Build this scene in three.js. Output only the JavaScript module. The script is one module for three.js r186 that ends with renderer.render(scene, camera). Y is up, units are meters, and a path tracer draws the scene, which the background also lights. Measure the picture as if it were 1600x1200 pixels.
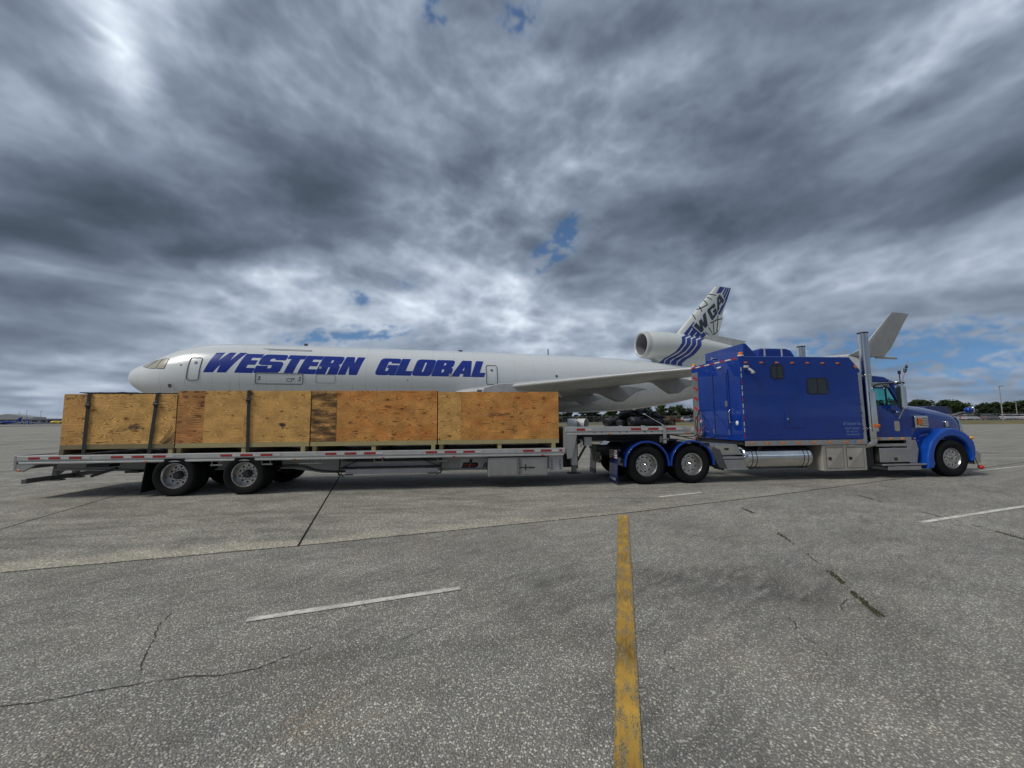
import * as THREE from 'three';
import { mergeGeometries, toCreasedNormals } from 'three/addons/utils/BufferGeometryUtils.js';
import { RoundedBoxGeometry } from 'three/addons/geometries/RoundedBoxGeometry.js';
import { createNoise2D, createNoise3D } from 'simplex-noise';

// ---------- seeded random ----------
function rng(seed) { let s = seed >>> 0; return () => { s = (s + 0x6D2B79F5) | 0; let t = Math.imul(s ^ (s >>> 15), 1 | s); t = (t + Math.imul(t ^ (t >>> 7), 61 | t)) ^ t; return ((t ^ (t >>> 14)) >>> 0) / 4294967296; }; }
const rnd = rng(7);
const n2 = createNoise2D(rng(11)), n3 = createNoise3D(rng(12));
const DEG = Math.PI / 180;
const clamp = (v, a = 0, b = 1) => Math.min(b, Math.max(a, v));
const mix = (a, b, t) => a + (b - a) * t;
const sst = (a, b, v) => { const t = clamp((v - a) / (b - a)); return t * t * (3 - 2 * t); };
const fbm2 = (x, y, o = 5) => { let a = 0.5, s = 0; for (let i = 0; i < o; i++) { s += a * n2(x, y); x = x * 2.03 + 17.1; y = y * 2.03 - 9.7; a *= 0.5; } return s; };
const fbm3 = (x, y, z, o = 5, g = 0.5) => { let a = 0.5, s = 0; for (let i = 0; i < o; i++) { s += a * n3(x, y, z); x = x * 2.03 + 17.1; y = y * 2.03 - 9.7; z = z * 2.03 + 3.3; a *= g; } return s; };

// ---------- scene, camera, sky, sun, exposure ----------
const scene = new THREE.Scene();
const camera = new THREE.PerspectiveCamera(88.585, 4 / 3, 0.1, 9000);
camera.position.set(0, 1.76, 0);
camera.rotation.order = 'YXZ';
camera.rotation.set(5.203 * DEG, 0, -0.43 * DEG);
const EXPOSURE = 1.5, SKY_GAIN = 0.86;
const SUN_AZ = -107, SUN_EL = 47;
const sunDir = new THREE.Vector3(Math.sin(SUN_AZ * DEG) * Math.cos(SUN_EL * DEG), Math.sin(SUN_EL * DEG), -Math.cos(SUN_AZ * DEG) * Math.cos(SUN_EL * DEG));

function makeSky() {
  // cloud masses: azimuth, elevation, two radii in degrees, tilt, strength
  const masses = [[-48.9, 33.3, 1.3, 1.9, 48.3, 0.34], [-50.8, 36.0, 2.4, 1.4, 56.4, 0.26], [-44.3, 39.2, 4.9, 1.6, 46.4, 0.08], [-28.6, 31.3, 4.9, 2.9, 24.6, -0.4], [-32.0, 25.3, 7.2, 2.8, 14.4, -0.22], [-49.6, 21.7, 6.2, 3.1, 22.9, -0.34], [-51.4, 18.2, 3.5, 1.7, 20.7, -0.15], [-53.3, 32.4, 1.9, 3.1, 35.3, -0.12], [-40.6, 28.1, 6.5, 3.6, 21.4, -0.1], [-38.3, 19.9, 11.6, 1.5, 14.4, -0.18], [-50.8, 9.6, 4.2, 2.4, 10.8, -0.2], [-44.4, 4.0, 7.7, 0.8, 3.3, 0.12], [-50.3, 1.3, 3.4, 0.8, 0.9, 0.22], [-50.6, 6.0, 3.8, 0.6, 6.6, 0.12], [-15.4, 41.6, 5.8, 4.5, 25.7, -0.02], [-4.7, 45.9, 4.2, 2.7, 3.0, 0.12], [-17.1, 37.7, 4.4, 3.8, 10.3, -0.08], [-37.5, 15.1, 5.5, 2.5, 22.4, 0.3], [-51.1, 13.5, 2.3, 0.9, 15.5, 0.2], [-21.7, 14.5, 9.6, 3.0, 5.2, 0.2], [-9.4, 27.1, 7.6, 3.2, 3.9, 0.1], [-0.9, 16.2, 4.6, 4.5, -0.2, 0.16], [19.5, 39.0, 4.3, 3.5, 26.1, 0.08], [7.1, 34.6, 4.7, 8.6, -35.0, 0.12], [47.1, 32.3, 4.7, 2.1, 11.5, 0.38], [42.8, 29.8, 3.0, 2.5, 19.9, 0.16], [19.9, 44.6, 7.9, 2.6, -14.5, -0.12], [37.3, 40.3, 3.3, 2.0, -26.6, -0.16], [31.8, 27.7, 8.3, 2.9, 11.4, -0.24], [40.5, 23.2, 10.5, 2.0, -7.0, -0.22], [52.6, 21.5, 3.0, 3.2, -26.2, -0.22], [53.2, 32.0, 1.5, 2.7, -35.7, 0.12], [49.8, 15.8, 6.3, 1.8, -6.7, 0.16], [38.3, 16.9, 7.6, 2.8, -13.4, 0.14], [9.4, 12.4, 10.8, 4.5, -2.5, 0.22], [24.8, 9.6, 9.2, 2.5, -4.9, 0.08], [45.0, 12.0, 9.6, 1.6, -12.2, -0.1], [-10.3, 17.8, 5.3, 5.2, 2.8, 0.05], [4.8, 14.4, 5.5, 5.4, -1.6, 0.1], [-11.4, 33.3, 4.8, 1.3, 5.9, -0.15], [-21.6, 37.6, 2.8, 3.7, 13.2, -0.05]];
  const holes = [[-10.5, 48.5, 0.9, 0.9, 7.6, 1.0], [3.0, 48.4, 1.6, 1.1, -2.6, 1.1], [7.1, 24.3, 2.9, 1.4, 31.0, 1.2], [9.1, 27.0, 1.4, 0.7, 45.4, 0.8], [-22.9, 15.8, 1.1, 0.7, 6.1, 0.9], [-16.2, 19.2, 1.5, 0.8, 24.6, 0.6], [-24.8, 10.8, 4.6, 0.9, 9.9, 1.1], [-18.2, 11.7, 2.5, 0.9, 3.4, 0.7], [46.0, 6.9, 6.4, 1.3, -7.7, 1.1], [50.5, 4.8, 3.4, 1.1, -6.4, 0.8], [38.8, 7.0, 4.0, 1.2, -6.1, 0.8], [46.7, 2.9, 8.0, 0.9, -3.7, 0.3], [51.9, 8.4, 2.2, 0.7, -11.2, 0.4]];
  const rr = rng(5);
  for (let i = 0; i < 70; i++) {           // the same kind of broken deck goes on all the way round
    const az = 82 + rr() * 196, el = 3 + 75 * rr() * rr(), s = 3 + 6 * rr();
    masses.push([az, el, s * (1 + rr()), s * 0.6, (rr() - 0.5) * 50, (rr() - 0.5) * 0.6]);
    if (i % 5 === 0) holes.push([az + 9, el, 2 + 3 * rr(), 0.8 + rr(), 0, 0.9]);
  }
  const prep = (l) => l.map(([a, e, s, t, r, k]) => ({ a, e, c: Math.cos(e * DEG), s, t, cr: Math.cos(r * DEG), sr: Math.sin(r * DEG), k, R: 3.2 * Math.max(s, t) }));
  const M = prep(masses), Hh = prep(holes);
  const sum = (L, az, el) => {
    let v = 0;
    for (const b of L) {
      const dy = el - b.e; if (Math.abs(dy) > b.R) continue;
      let da = az - b.a; if (da > 180) da -= 360; else if (da < -180) da += 360;
      const dx = da * b.c; if (Math.abs(dx) > b.R) continue;
      const u = (dx * b.cr + dy * b.sr) / b.s, w = (-dx * b.sr + dy * b.cr) / b.t, q = u * u + w * w;
      if (q < 10) v += b.k * Math.exp(-0.5 * q);
    }
    return v;
  };
  const ramp = [[-0.5, 0.03, 0.04, 0.054], [-0.05, 0.066, 0.083, 0.106], [0.18, 0.108, 0.132, 0.166], [0.42, 0.185, 0.218, 0.265], [0.62, 0.29, 0.33, 0.38], [0.82, 0.45, 0.49, 0.53], [1.05, 0.68, 0.72, 0.75], [1.3, 0.95, 0.97, 0.98]];
  const W = 2048, H = 1024, data = new Float32Array(W * H * 4), col = [0, 0, 0];
  for (let j = 0; j < H; j++) {
    const el = ((j + 0.5) / H - 0.5) * 180, y = Math.sin(el * DEG), ch = Math.cos(el * DEG);
    for (let i = 0; i < W; i++) {
      const o = (j * W + i) * 4, th = ((i + 0.5) / W - 0.5) * 2 * Math.PI;
      if (el < -1) { data[o] = 0.15; data[o + 1] = 0.15; data[o + 2] = 0.145; data[o + 3] = 1; continue; }
      const dx = Math.cos(th) * ch, dz = Math.sin(th) * ch, yy = Math.max(y, 0) + 0.11;
      const px = dx / yy, pz = dz / yy;
      let az = Math.atan2(dx, -dz) / DEG;
      // domain-warped cloud deck seen in perspective
      const wx = fbm3(px * 0.5, pz * 0.5, 1.7, 4), wz = fbm3(px * 0.5 + 5.2, pz * 0.5, 8.1, 4);
      const big = fbm3(px * 0.45 + wx * 0.35, pz * 0.45 + wz * 0.35, 0.3, 5, 0.48);
      const puff = fbm3(px * 1.3 + wx * 0.5, pz * 1.3 + wz * 0.5, 4.4, 6, 0.52);
      const bil = Math.abs(n3(px * 0.8 + wx * 0.4, pz * 0.8, 6.6)) * 0.6 + Math.abs(n3(px * 1.7, pz * 1.7 + wz * 0.4, 2.6)) * 0.3 + Math.abs(n3(px * 3.6, pz * 3.6, 9.6)) * 0.15;
      const bw = [wx * 0.5, wz * 0.5]; let bl0 = 0, ba = 0.5, bf = 5.5; for (let q = 0; q < 5; q++) { bl0 += ba * (1 - Math.abs(n3(dx * bf + bw[0], y * bf * 1.9 + q * 7, dz * bf + bw[1])) * 2); ba *= 0.52; bf *= 2.1; }
      const fine = fbm3(dx * 26 + wx * 3, y * 44, dz * 26 + wz * 3, 5, 0.6);
      const wazj = az + wx * 5 / Math.max(0.35, ch), welj = el + wz * 4 * clamp(el / 20, 0.15, 1);
      const m = sum(M, wazj, welj);
      const soft = fbm3(dx * 3.2 + wx * 0.6, y * 6.0, dz * 3.2 + wz * 0.6, 5, 0.5), up = sst(4, 22, el);
      let v = 0.395 + big * mix(0.4, 0.26, up) + puff * mix(0.15, 0.07, up) + (0.42 - bil) * mix(0.2, 0.1, up) + soft * 0.36 * up + (bl0 - 0.1) * 0.12 + fine * 0.05 + m * (1.15 + 0.4 * bl0);
      // haze towards the horizon evens the deck out
      const hz = Math.exp(-Math.max(el, 0) / 3.2); v = mix(v, 0.62 + puff * 0.16, hz * 0.55);
      let k = 0; while (k < ramp.length - 2 && v > ramp[k + 1][0]) k++;
      const t = clamp((v - ramp[k][0]) / (ramp[k + 1][0] - ramp[k][0]));
      for (let c = 0; c < 3; c++) col[c] = mix(ramp[k][c + 1], ramp[k + 1][c + 1], t) * [0.95, 0.995, 1.07][c];
      // breaks of blue
      const hs = sum(Hh, az + wx * 2.5, el + wz * 1.6 * clamp(el / 12, 0.3, 1)), hole = sst(0.1, 1.35, hs * (1 + fine * 1.2 - bl0 * 0.5) + fine * 0.5 * sst(0.05, 0.3, hs));
      const low = Math.exp(-Math.max(el, 0) / 11), bl = [mix(0.04, 0.12, low), mix(0.09, 0.28, low), mix(0.2, 0.5, low)];
      for (let c = 0; c < 3; c++) data[o + c] = SKY_GAIN * mix(col[c], bl[c], hole * 0.88);
      data[o + 3] = 1;
    }
  }
  const t = new THREE.DataTexture(data, W, H, THREE.RGBAFormat, THREE.FloatType);
  t.mapping = THREE.EquirectangularReflectionMapping; t.magFilter = THREE.LinearFilter; t.minFilter = THREE.LinearFilter; t.wrapS = THREE.RepeatWrapping; t.needsUpdate = true;
  return t;
}
const skyTexture = makeSky();
scene.background = skyTexture; scene.environment = skyTexture;
scene.backgroundIntensity = 1; scene.environmentIntensity = 1;

const sun = new THREE.DirectionalLight(new THREE.Color(1.0, 0.965, 0.91), 1.45);
sun.position.copy(sunDir).multiplyScalar(120); sun.target.position.set(0, 0, -12);
sun.castShadow = true; sun.shadow.radius = 34; sun.shadow.mapSize.set(2048, 2048);
Object.assign(sun.shadow.camera, { left: -70, right: 70, top: 70, bottom: -70, near: 1, far: 320 });
scene.add(sun, sun.target);

const renderer = new THREE.WebGLRenderer({ antialias: true });
renderer.toneMapping = THREE.LinearToneMapping;
renderer.toneMappingExposure = EXPOSURE;
renderer.outputColorSpace = THREE.SRGBColorSpace;
renderer.shadowMap.enabled = true; renderer.shadowMap.type = THREE.PCFSoftShadowMap;

// ---------- helpers ----------
const V = (x, y, z) => new THREE.Vector3(x, y, z);
const used = new Map();
function numbered(name) { const k = used.get(name) || 0; used.set(name, k + 1); return k ? name + '_' + String(k).padStart(3, '0') : name; }
function metricUV(g) {            // texture coordinates in metres on the face each triangle points along
  const p = g.attributes.position, n = g.attributes.normal, uv = new Float32Array(p.count * 2);
  for (let i = 0; i < p.count; i++) {
    const ax = Math.abs(n.getX(i)), ay = Math.abs(n.getY(i)), az = Math.abs(n.getZ(i));
    if (ay >= ax && ay >= az) { uv[2 * i] = p.getX(i); uv[2 * i + 1] = p.getZ(i); }
    else if (az >= ax) { uv[2 * i] = p.getX(i); uv[2 * i + 1] = p.getY(i); }
    else { uv[2 * i] = p.getZ(i); uv[2 * i + 1] = p.getY(i); }
  }
  g.setAttribute('uv', new THREE.BufferAttribute(uv, 2)); return g;
}
function clean(g) {
  g = g.index ? g.toNonIndexed() : g;
  for (const k of Object.keys(g.attributes)) if (!['position', 'normal', 'uv'].includes(k)) g.deleteAttribute(k);
  g.morphAttributes = {}; g.clearGroups();
  if (!g.attributes.normal) g.computeVertexNormals();
  return g;
}
function join(geos, keepUV) {
  const l = (Array.isArray(geos) ? geos : [geos]).flat(3).map((g) => { g = clean(g); if (!keepUV || !g.attributes.uv) metricUV(g); return g; });
  return l.length > 1 ? mergeGeometries(l) : l[0];
}
function mesh(name, geos, mat, parent, keepUV = false) {
  const m = new THREE.Mesh(join(geos, keepUV), mat); m.name = parent === scene ? numbered(name) : name; m.castShadow = m.receiveShadow = true; parent.add(m); return m;
}
function inst(name, geo, mat, parent, x, y, z) { const m = new THREE.Mesh(geo, mat); m.name = name; m.castShadow = m.receiveShadow = true; m.position.set(x, y, z); parent.add(m); return m; }
function tag(o, label, category, group, kind) { if (label) o.userData.label = label; if (category) o.userData.category = category; if (group) o.userData.group = group; if (kind) o.userData.kind = kind; return o; }
function thing(name, label, category, pos = [0, 0, 0], turn = 0, group) { const g = new THREE.Group(); g.name = numbered(name); g.position.set(...pos); g.rotation.y = turn; scene.add(g); return tag(g, label, category, group); }
function part(name, parent) { const g = new THREE.Group(); g.name = name; parent.add(g); return g; }
const bx = (x0, x1, y0, y1, z0, z1) => new THREE.BoxGeometry(Math.abs(x1 - x0), Math.abs(y1 - y0), Math.abs(z1 - z0)).translate((x0 + x1) / 2, (y0 + y1) / 2, (z0 + z1) / 2);
const rb = (x0, x1, y0, y1, z0, z1, r = 0.012, s = 2) => { const w = Math.abs(x1 - x0), h = Math.abs(y1 - y0), d = Math.abs(z1 - z0); return new RoundedBoxGeometry(w, h, d, s, Math.min(r, w * 0.45, h * 0.45, d * 0.45)).translate((x0 + x1) / 2, (y0 + y1) / 2, (z0 + z1) / 2); };
const cyl = (a, b, r0, r1 = r0, seg = 20, open = false) => { a = V(...a); b = V(...b); const d = b.clone().sub(a), g = new THREE.CylinderGeometry(r1, r0, d.length(), seg, 1, open); g.applyQuaternion(new THREE.Quaternion().setFromUnitVectors(V(0, 1, 0), d.normalize())); return g.translate((a.x + b.x) / 2, (a.y + b.y) / 2, (a.z + b.z) / 2); };
const bar = (a, b, w, h) => { a = V(...a); b = V(...b); const d = b.clone().sub(a), g = new THREE.BoxGeometry(w, d.length(), h); g.applyQuaternion(new THREE.Quaternion().setFromUnitVectors(V(0, 1, 0), d.normalize())); return g.translate((a.x + b.x) / 2, (a.y + b.y) / 2, (a.z + b.z) / 2); };
const tube = (pts, r, seg = 24, rs = 8) => new THREE.TubeGeometry(new THREE.CatmullRomCurve3(pts.map((p) => V(...p))), seg, r, rs);
const shapeOf = (pts, holes = []) => { const s = new THREE.Shape(pts.map((p) => new THREE.Vector2(p[0], p[1]))); for (const h of holes) s.holes.push(new THREE.Path(h.map((p) => new THREE.Vector2(p[0], p[1])))); return s; };
// extrude an x-y outline from z0 back to z1 (z1 < z0)
const prism = (pts, z0, z1, bevel = 0, holes = [], bs = 2) => { const s = pts instanceof THREE.Shape ? pts : shapeOf(pts, holes); const g = new THREE.ExtrudeGeometry(s, { depth: Math.max(0.001, z0 - z1 - 2 * bevel), bevelEnabled: bevel > 0, bevelThickness: bevel, bevelSize: bevel, bevelOffset: -bevel, bevelSegments: bs, curveSegments: 16 }); return g.translate(0, 0, z1 + bevel); };
const rrect = (x0, x1, y0, y1, r, n = 5) => { const o = []; for (const [cx, cy, a] of [[x1 - r, y0 + r, -90], [x1 - r, y1 - r, 0], [x0 + r, y1 - r, 90], [x0 + r, y0 + r, 180]]) for (let i = 0; i <= n; i++) { const t = (a + 90 * i / n) * DEG; o.push([cx + r * Math.cos(t), cy + r * Math.sin(t)]); } return o; };
const lathe = (pts, seg = 48) => new THREE.LatheGeometry(pts.map((p) => new THREE.Vector2(p[0], p[1])), seg);
// skin over rings of points (all rings the same count)
function loft(rings, closed = true, caps = true, crease = 0) {
  const n = rings[0].length, pos = [], idx = [], uv = [];
  rings.forEach((r, i) => r.forEach((p, j) => { pos.push(p[0], p[1], p[2]); uv.push(i / (rings.length - 1), j / n); }));
  const m = closed ? n : n - 1;
  for (let i = 0; i < rings.length - 1; i++) for (let j = 0; j < m; j++) { const a = i * n + j, b = i * n + (j + 1) % n, c = a + n, d = b + n; idx.push(a, c, b, b, c, d); }
  if (caps) for (const [r, f] of [[0, 1], [rings.length - 1, 0]]) { const c = pos.length / 3, q = rings[r]; pos.push(...[0, 1, 2].map((k) => q.reduce((s, p) => s + p[k], 0) / n)); uv.push(r ? 1 : 0, 0.5); for (let j = 0; j < n; j++) { const a = r * n + j, b = r * n + (j + 1) % n; f ? idx.push(c, a, b) : idx.push(c, b, a); } }
  let g = new THREE.BufferGeometry(); g.setAttribute('position', new THREE.Float32BufferAttribute(pos, 3)); g.setAttribute('uv', new THREE.Float32BufferAttribute(uv, 2)); g.setIndex(idx); g.computeVertexNormals();
  return crease ? toCreasedNormals(g, crease) : g;
}

// ---------- textures ----------
function dataTex(w, h, fn, srgb = true) {
  const d = new Uint8Array(w * h * 4), c = [0, 0, 0];
  for (let j = 0; j < h; j++) for (let i = 0; i < w; i++) { fn(i, j, c); const o = (j * w + i) * 4; d[o] = clamp(c[0]) * 255; d[o + 1] = clamp(c[1]) * 255; d[o + 2] = clamp(c[2]) * 255; d[o + 3] = 255; }
  const t = new THREE.DataTexture(d, w, h); t.wrapS = t.wrapT = THREE.RepeatWrapping; t.magFilter = THREE.LinearFilter; t.minFilter = THREE.LinearMipmapLinearFilter; t.generateMipmaps = true; if (srgb) t.colorSpace = THREE.SRGBColorSpace; t.needsUpdate = true; return t;
}
const lin2s = (v) => v <= 0.0031308 ? 12.92 * v : 1.055 * Math.pow(v, 1 / 2.4) - 0.055;
// noise that repeats over a period in both directions
function tileNoise(u, v, f, z) { const a = u * 2 * Math.PI, b = v * 2 * Math.PI, r = f / (2 * Math.PI); return n3(Math.cos(a) * r + 3.1 * z, Math.sin(a) * r, Math.cos(b) * r * 1.3 + z) * 0.6 + n3(Math.sin(b) * r + 7, Math.cos(a) * r - z, Math.sin(a) * r * 1.2 + 2 * z) * 0.6; }
function canvasTex(w, h, draw) { const c = document.createElement('canvas'); c.width = w; c.height = h; const x = c.getContext('2d'); draw(x, w, h); const t = new THREE.CanvasTexture(c); t.colorSpace = THREE.SRGBColorSpace; t.wrapS = t.wrapT = THREE.RepeatWrapping; t.anisotropy = 8; return t; }

const grimeR = dataTex(512, 512, (i, j, c) => { const u = i / 512, v = j / 512; const k = 0.72 + 0.16 * tileNoise(u, v, 4, 1) + 0.08 * tileNoise(u, v, 14, 2) + (rnd() - 0.5) * 0.05; c[0] = c[1] = c[2] = k; }, false);
const grimeC = dataTex(512, 512, (i, j, c) => { const u = i / 512, v = j / 512; const k = 0.91 + 0.045 * tileNoise(u, v, 3, 3) + 0.025 * tileNoise(u, v, 11, 4) + (rnd() - 0.5) * 0.02; c[0] = k; c[1] = k * 0.995; c[2] = k * 0.985; });
const fineB = dataTex(512, 512, (i, j, c) => { const u = i / 512, v = j / 512; c[0] = c[1] = c[2] = 0.5 + 0.2 * tileNoise(u, v, 8, 5) + 0.15 * tileNoise(u, v, 30, 6) + (rnd() - 0.5) * 0.3; }, false);
for (const t of [grimeR, grimeC]) t.repeat.set(0.45, 0.45);
const rgb = (r, g, b) => new THREE.Color().setRGB(r, g, b);
const std = (r, g, b, rough = 0.6, metal = 0, o = {}) => new THREE.MeshStandardMaterial({ color: rgb(r, g, b), roughness: rough, metalness: metal, ...o });
const worn = (r, g, b, rough, metal = 0, o = {}) => std(r, g, b, rough, metal, { map: grimeC, roughnessMap: grimeR, ...o });
const paint = (r, g, b, rough = 0.4) => new THREE.MeshPhysicalMaterial({ color: rgb(r, g, b), map: grimeC, roughness: rough, roughnessMap: grimeR, specularIntensity: 0.3, clearcoat: 0.9, clearcoatRoughness: 0.025 });
const MT = {
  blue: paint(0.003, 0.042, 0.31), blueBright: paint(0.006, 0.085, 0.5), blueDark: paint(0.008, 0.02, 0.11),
  chrome: worn(0.78, 0.79, 0.8, 0.16, 1), alu: worn(0.62, 0.62, 0.61, 0.5, 1), aluRail: worn(0.6, 0.6, 0.59, 0.85, 0.4), aluDull: worn(0.46, 0.46, 0.45, 0.75, 0.55), aluBeige: worn(0.56, 0.52, 0.45, 0.7, 0.35),
  steel: worn(0.2, 0.2, 0.2, 0.7, 0.5), frame: worn(0.028, 0.028, 0.03, 0.75), black: worn(0.02, 0.02, 0.022, 0.7), rubber: new THREE.MeshPhysicalMaterial({ color: rgb(0.014, 0.014, 0.015), roughness: 0.9, specularIntensity: 0.35, map: grimeC, bumpMap: fineB, bumpScale: 0.002 }),
  white: worn(0.72, 0.73, 0.73, 0.55), whiteDull: worn(0.52, 0.53, 0.54, 0.75), amber: std(0.62, 0.16, 0.02, 0.25), amberLit: std(0.75, 0.3, 0.03, 0.25), red: std(0.42, 0.02, 0.02, 0.35), redTape: worn(0.45, 0.025, 0.025, 0.5), whiteTape: worn(0.7, 0.7, 0.68, 0.5), lens: std(0.75, 0.75, 0.72, 0.2),
  darkGlass: new THREE.MeshPhysicalMaterial({ color: rgb(0.02, 0.028, 0.025), roughness: 0.12, clearcoat: 1 }),
  glass: new THREE.MeshPhysicalMaterial({ color: rgb(0.62, 0.9, 0.88), roughness: 0.03, transmission: 1, thickness: 0, ior: 1.5 }),
  lumber: worn(0.5, 0.42, 0.2, 0.85), lumberDark: worn(0.2, 0.15, 0.08, 0.9), tarp: worn(0.022, 0.024, 0.03, 0.6, 0, { bumpMap: fineB, bumpScale: 0.004 }), webbing: worn(0.028, 0.03, 0.028, 0.9), webGrey: worn(0.42, 0.42, 0.43, 0.8),
};

// ================= SETTING: ground =================
// worn asphalt: stone chips of many greys in a dark binder (one tile is 3 m)
function chipTexture(size, metres, cellMM, seed, binder, lo, hi) {
  const r = rng(seed), N = Math.round(metres * 1000 / cellMM), cx = new Float32Array(N * N), cy = new Float32Array(N * N), cb = new Float32Array(N * N), cs = new Float32Array(N * N), ct = new Float32Array(N * N);
  for (let i = 0; i < N * N; i++) { cx[i] = r(); cy[i] = r(); cb[i] = Math.pow(r(), 2.1); cs[i] = 0.16 + 0.5 * Math.pow(r(), 1.4); ct[i] = r(); }
  const h = new Uint8Array(size * size * 4);
  const map = dataTex(size, size, (i, j, c) => {
    const x = i / size * N, y = j / size * N, ix = Math.floor(x), iy = Math.floor(y); let best = 9, bi = 0;
    for (let q = -1; q <= 1; q++) for (let p = -1; p <= 1; p++) { const k = ((iy + q + N) % N) * N + (ix + p + N) % N, dx = ix + p + cx[k] - x, dy = iy + q + cy[k] - y, d = Math.sqrt(dx * dx + dy * dy) / cs[k]; if (d < best) { best = d; bi = k; } }
    const e = sst(1.25, 0.8, best), v = mix(binder * (0.8 + 0.4 * r()), mix(lo, hi, cb[bi]) * (0.9 + 0.2 * r()), e), w = (ct[bi] - 0.5) * 0.14 * e;
    c[0] = lin2s(v * (1.07 + w)); c[1] = lin2s(v); c[2] = lin2s(v * (0.84 - w));
    const o = (j * size + i) * 4; h[o] = h[o + 1] = h[o + 2] = clamp(e * (0.55 + 0.45 * ct[bi])) * 255; h[o + 3] = 255;
  });
  const b = new THREE.DataTexture(h, size, size); b.wrapS = b.wrapT = THREE.RepeatWrapping; b.magFilter = THREE.LinearFilter; b.minFilter = THREE.LinearMipmapLinearFilter; b.generateMipmaps = true; b.needsUpdate = true;
  map.repeat.set(1 / metres, 1 / metres); b.repeat.set(1 / metres, 1 / metres);
  return { map, b };
}
const asph = chipTexture(1280, 2.9, 11, 21, 0.205, 0.17, 0.72), conc = chipTexture(1024, 4.3, 24, 22, 0.2, 0.26, 0.5);
const asphaltMat = new THREE.MeshStandardMaterial({ map: asph.map, bumpMap: asph.b, bumpScale: 0.006, roughness: 0.92, vertexColors: true });
const concreteMat = new THREE.MeshStandardMaterial({ map: conc.map, bumpMap: conc.b, bumpScale: 0.004, roughness: 0.9, vertexColors: true });

const jointPts = [[-90, 21], [-40, 5.4], [-20, -0.6], [-6.08, -4.84], [-3.02, -5.77], [2.07, -7.55], [5.82, -9.12], [11.86, -11.81], [30, -19.9], [90, -46]];
function jointZ(x) { let i = 0; while (i < jointPts.length - 2 && x > jointPts[i + 1][0]) i++; const [a, b] = [jointPts[i], jointPts[i + 1]]; return mix(a[1], b[1], (x - a[0]) / (b[0] - a[0])); }
function spaced(a, b, f) { const o = [a]; let v = a; while (v < b) { v += f(v); o.push(Math.min(v, b)); } return o; }
// a paving panel: a grid that runs along the joint (us) and away from it (vs), with skirts down into the joint
function panel(us, vs, dir, shade, mat, name, parent, flip) {
  const pos = [], col = [], uv = [], idx = [], nu = us.length, nv = vs.length;
  const add = (x, y, z) => { pos.push(x, y, z); const c = shade(x, z); col.push(c[0], c[1], c[2]); uv.push(x, z); return pos.length / 3 - 1; };
  for (let j = 0; j < nv; j++) for (let i = 0; i < nu; i++) { const u = us[i], v = vs[j]; add(u + dir[0] * v, 0.0015 * fbm2(u, v, 2), jointZ(u) + dir[1] * v); }
  const quad = (a, b, c, d) => flip ? idx.push(a, c, b, b, c, d) : idx.push(a, b, c, b, d, c);
  for (let j = 0; j < nv - 1; j++) for (let i = 0; i < nu - 1; i++) { const a = j * nu + i; quad(a, a + 1, a + nu, a + nu + 1); }
  const skirt = (list) => { let pa = -1, pb = -1; for (const k of list) { const a = add(pos[3 * k], pos[3 * k + 1], pos[3 * k + 2]), b = add(pos[3 * k], -0.05, pos[3 * k + 2]); if (pa >= 0) idx.push(pa, a, pb, a, b, pb); pa = a; pb = b; } };
  skirt([...Array(nu).keys()]); skirt([...Array(nv).keys()].map((j) => j * nu)); skirt([...Array(nv).keys()].map((j) => j * nu + nu - 1));
  const g = new THREE.BufferGeometry(); g.setAttribute('position', new THREE.Float32BufferAttribute(pos, 3)); g.setAttribute('color', new THREE.Float32BufferAttribute(col, 3)); g.setAttribute('uv', new THREE.Float32BufferAttribute(uv, 2)); g.setIndex(idx); g.computeVertexNormals();
  const m = new THREE.Mesh(g, mat); m.name = name; m.receiveShadow = m.castShadow = true; parent.add(m); return m;
}
// oil and tyre stains, where the photograph has them: x, z, radii, strength
const stains = [[2.14, -4.6, 0.75, 0.32, -0.3], [2.6, -4.2, 0.5, 0.25, -0.3], [0.45, -4.1, 0.5, 0.4, -0.24], [0.9, -2.4, 0.45, 0.3, -0.3], [4.97, -5.9, 0.9, 0.35, -0.16], [3.3, -3.9, 0.4, 0.3, -0.12], [-1.5, -3.2, 1.2, 0.5, -0.08], [1.6, -3.1, 0.6, 0.3, 0.1], [-3.4, -3.6, 1.2, 0.5, 0.06], [4.8, -7.2, 2.0, 0.6, 0.14], [7.5, -7.4, 2.4, 0.7, 0.12]];
function asphaltShade(x, z) {
  let k = 1 + 0.26 * fbm2(x * 0.35, z * 0.5, 3) + 0.24 * fbm2(x * 1.4 + 9, z * 2.2, 4) + 0.24 * fbm2(x * 5 + 3, z * 6, 3);
  const wob = clamp(0.75 + 1.9 * fbm2(x * 2.1, z * 3.4, 5), 0, 1.8);
  for (const [a, b, s, t, w] of stains) { const q = ((x - a) / s) ** 2 + ((z - b) / t) ** 2; if (q < 8) k += w * Math.exp(-0.6 * q) * wob; }
  const rust = Math.exp(-(((x + 1.1) / 0.22) ** 2 + ((z + 2.5) / 0.16) ** 2)) * clamp(0.15 + 1.2 * fbm2(x * 9, z * 9, 3));
  const w = 0.03 * fbm2(x * 0.9, z * 0.9, 3);
  return [k * (1 + w + rust * 0.35), k * (1 + rust * 0.05), k * (1 - w - rust * 0.25)];
}
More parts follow.
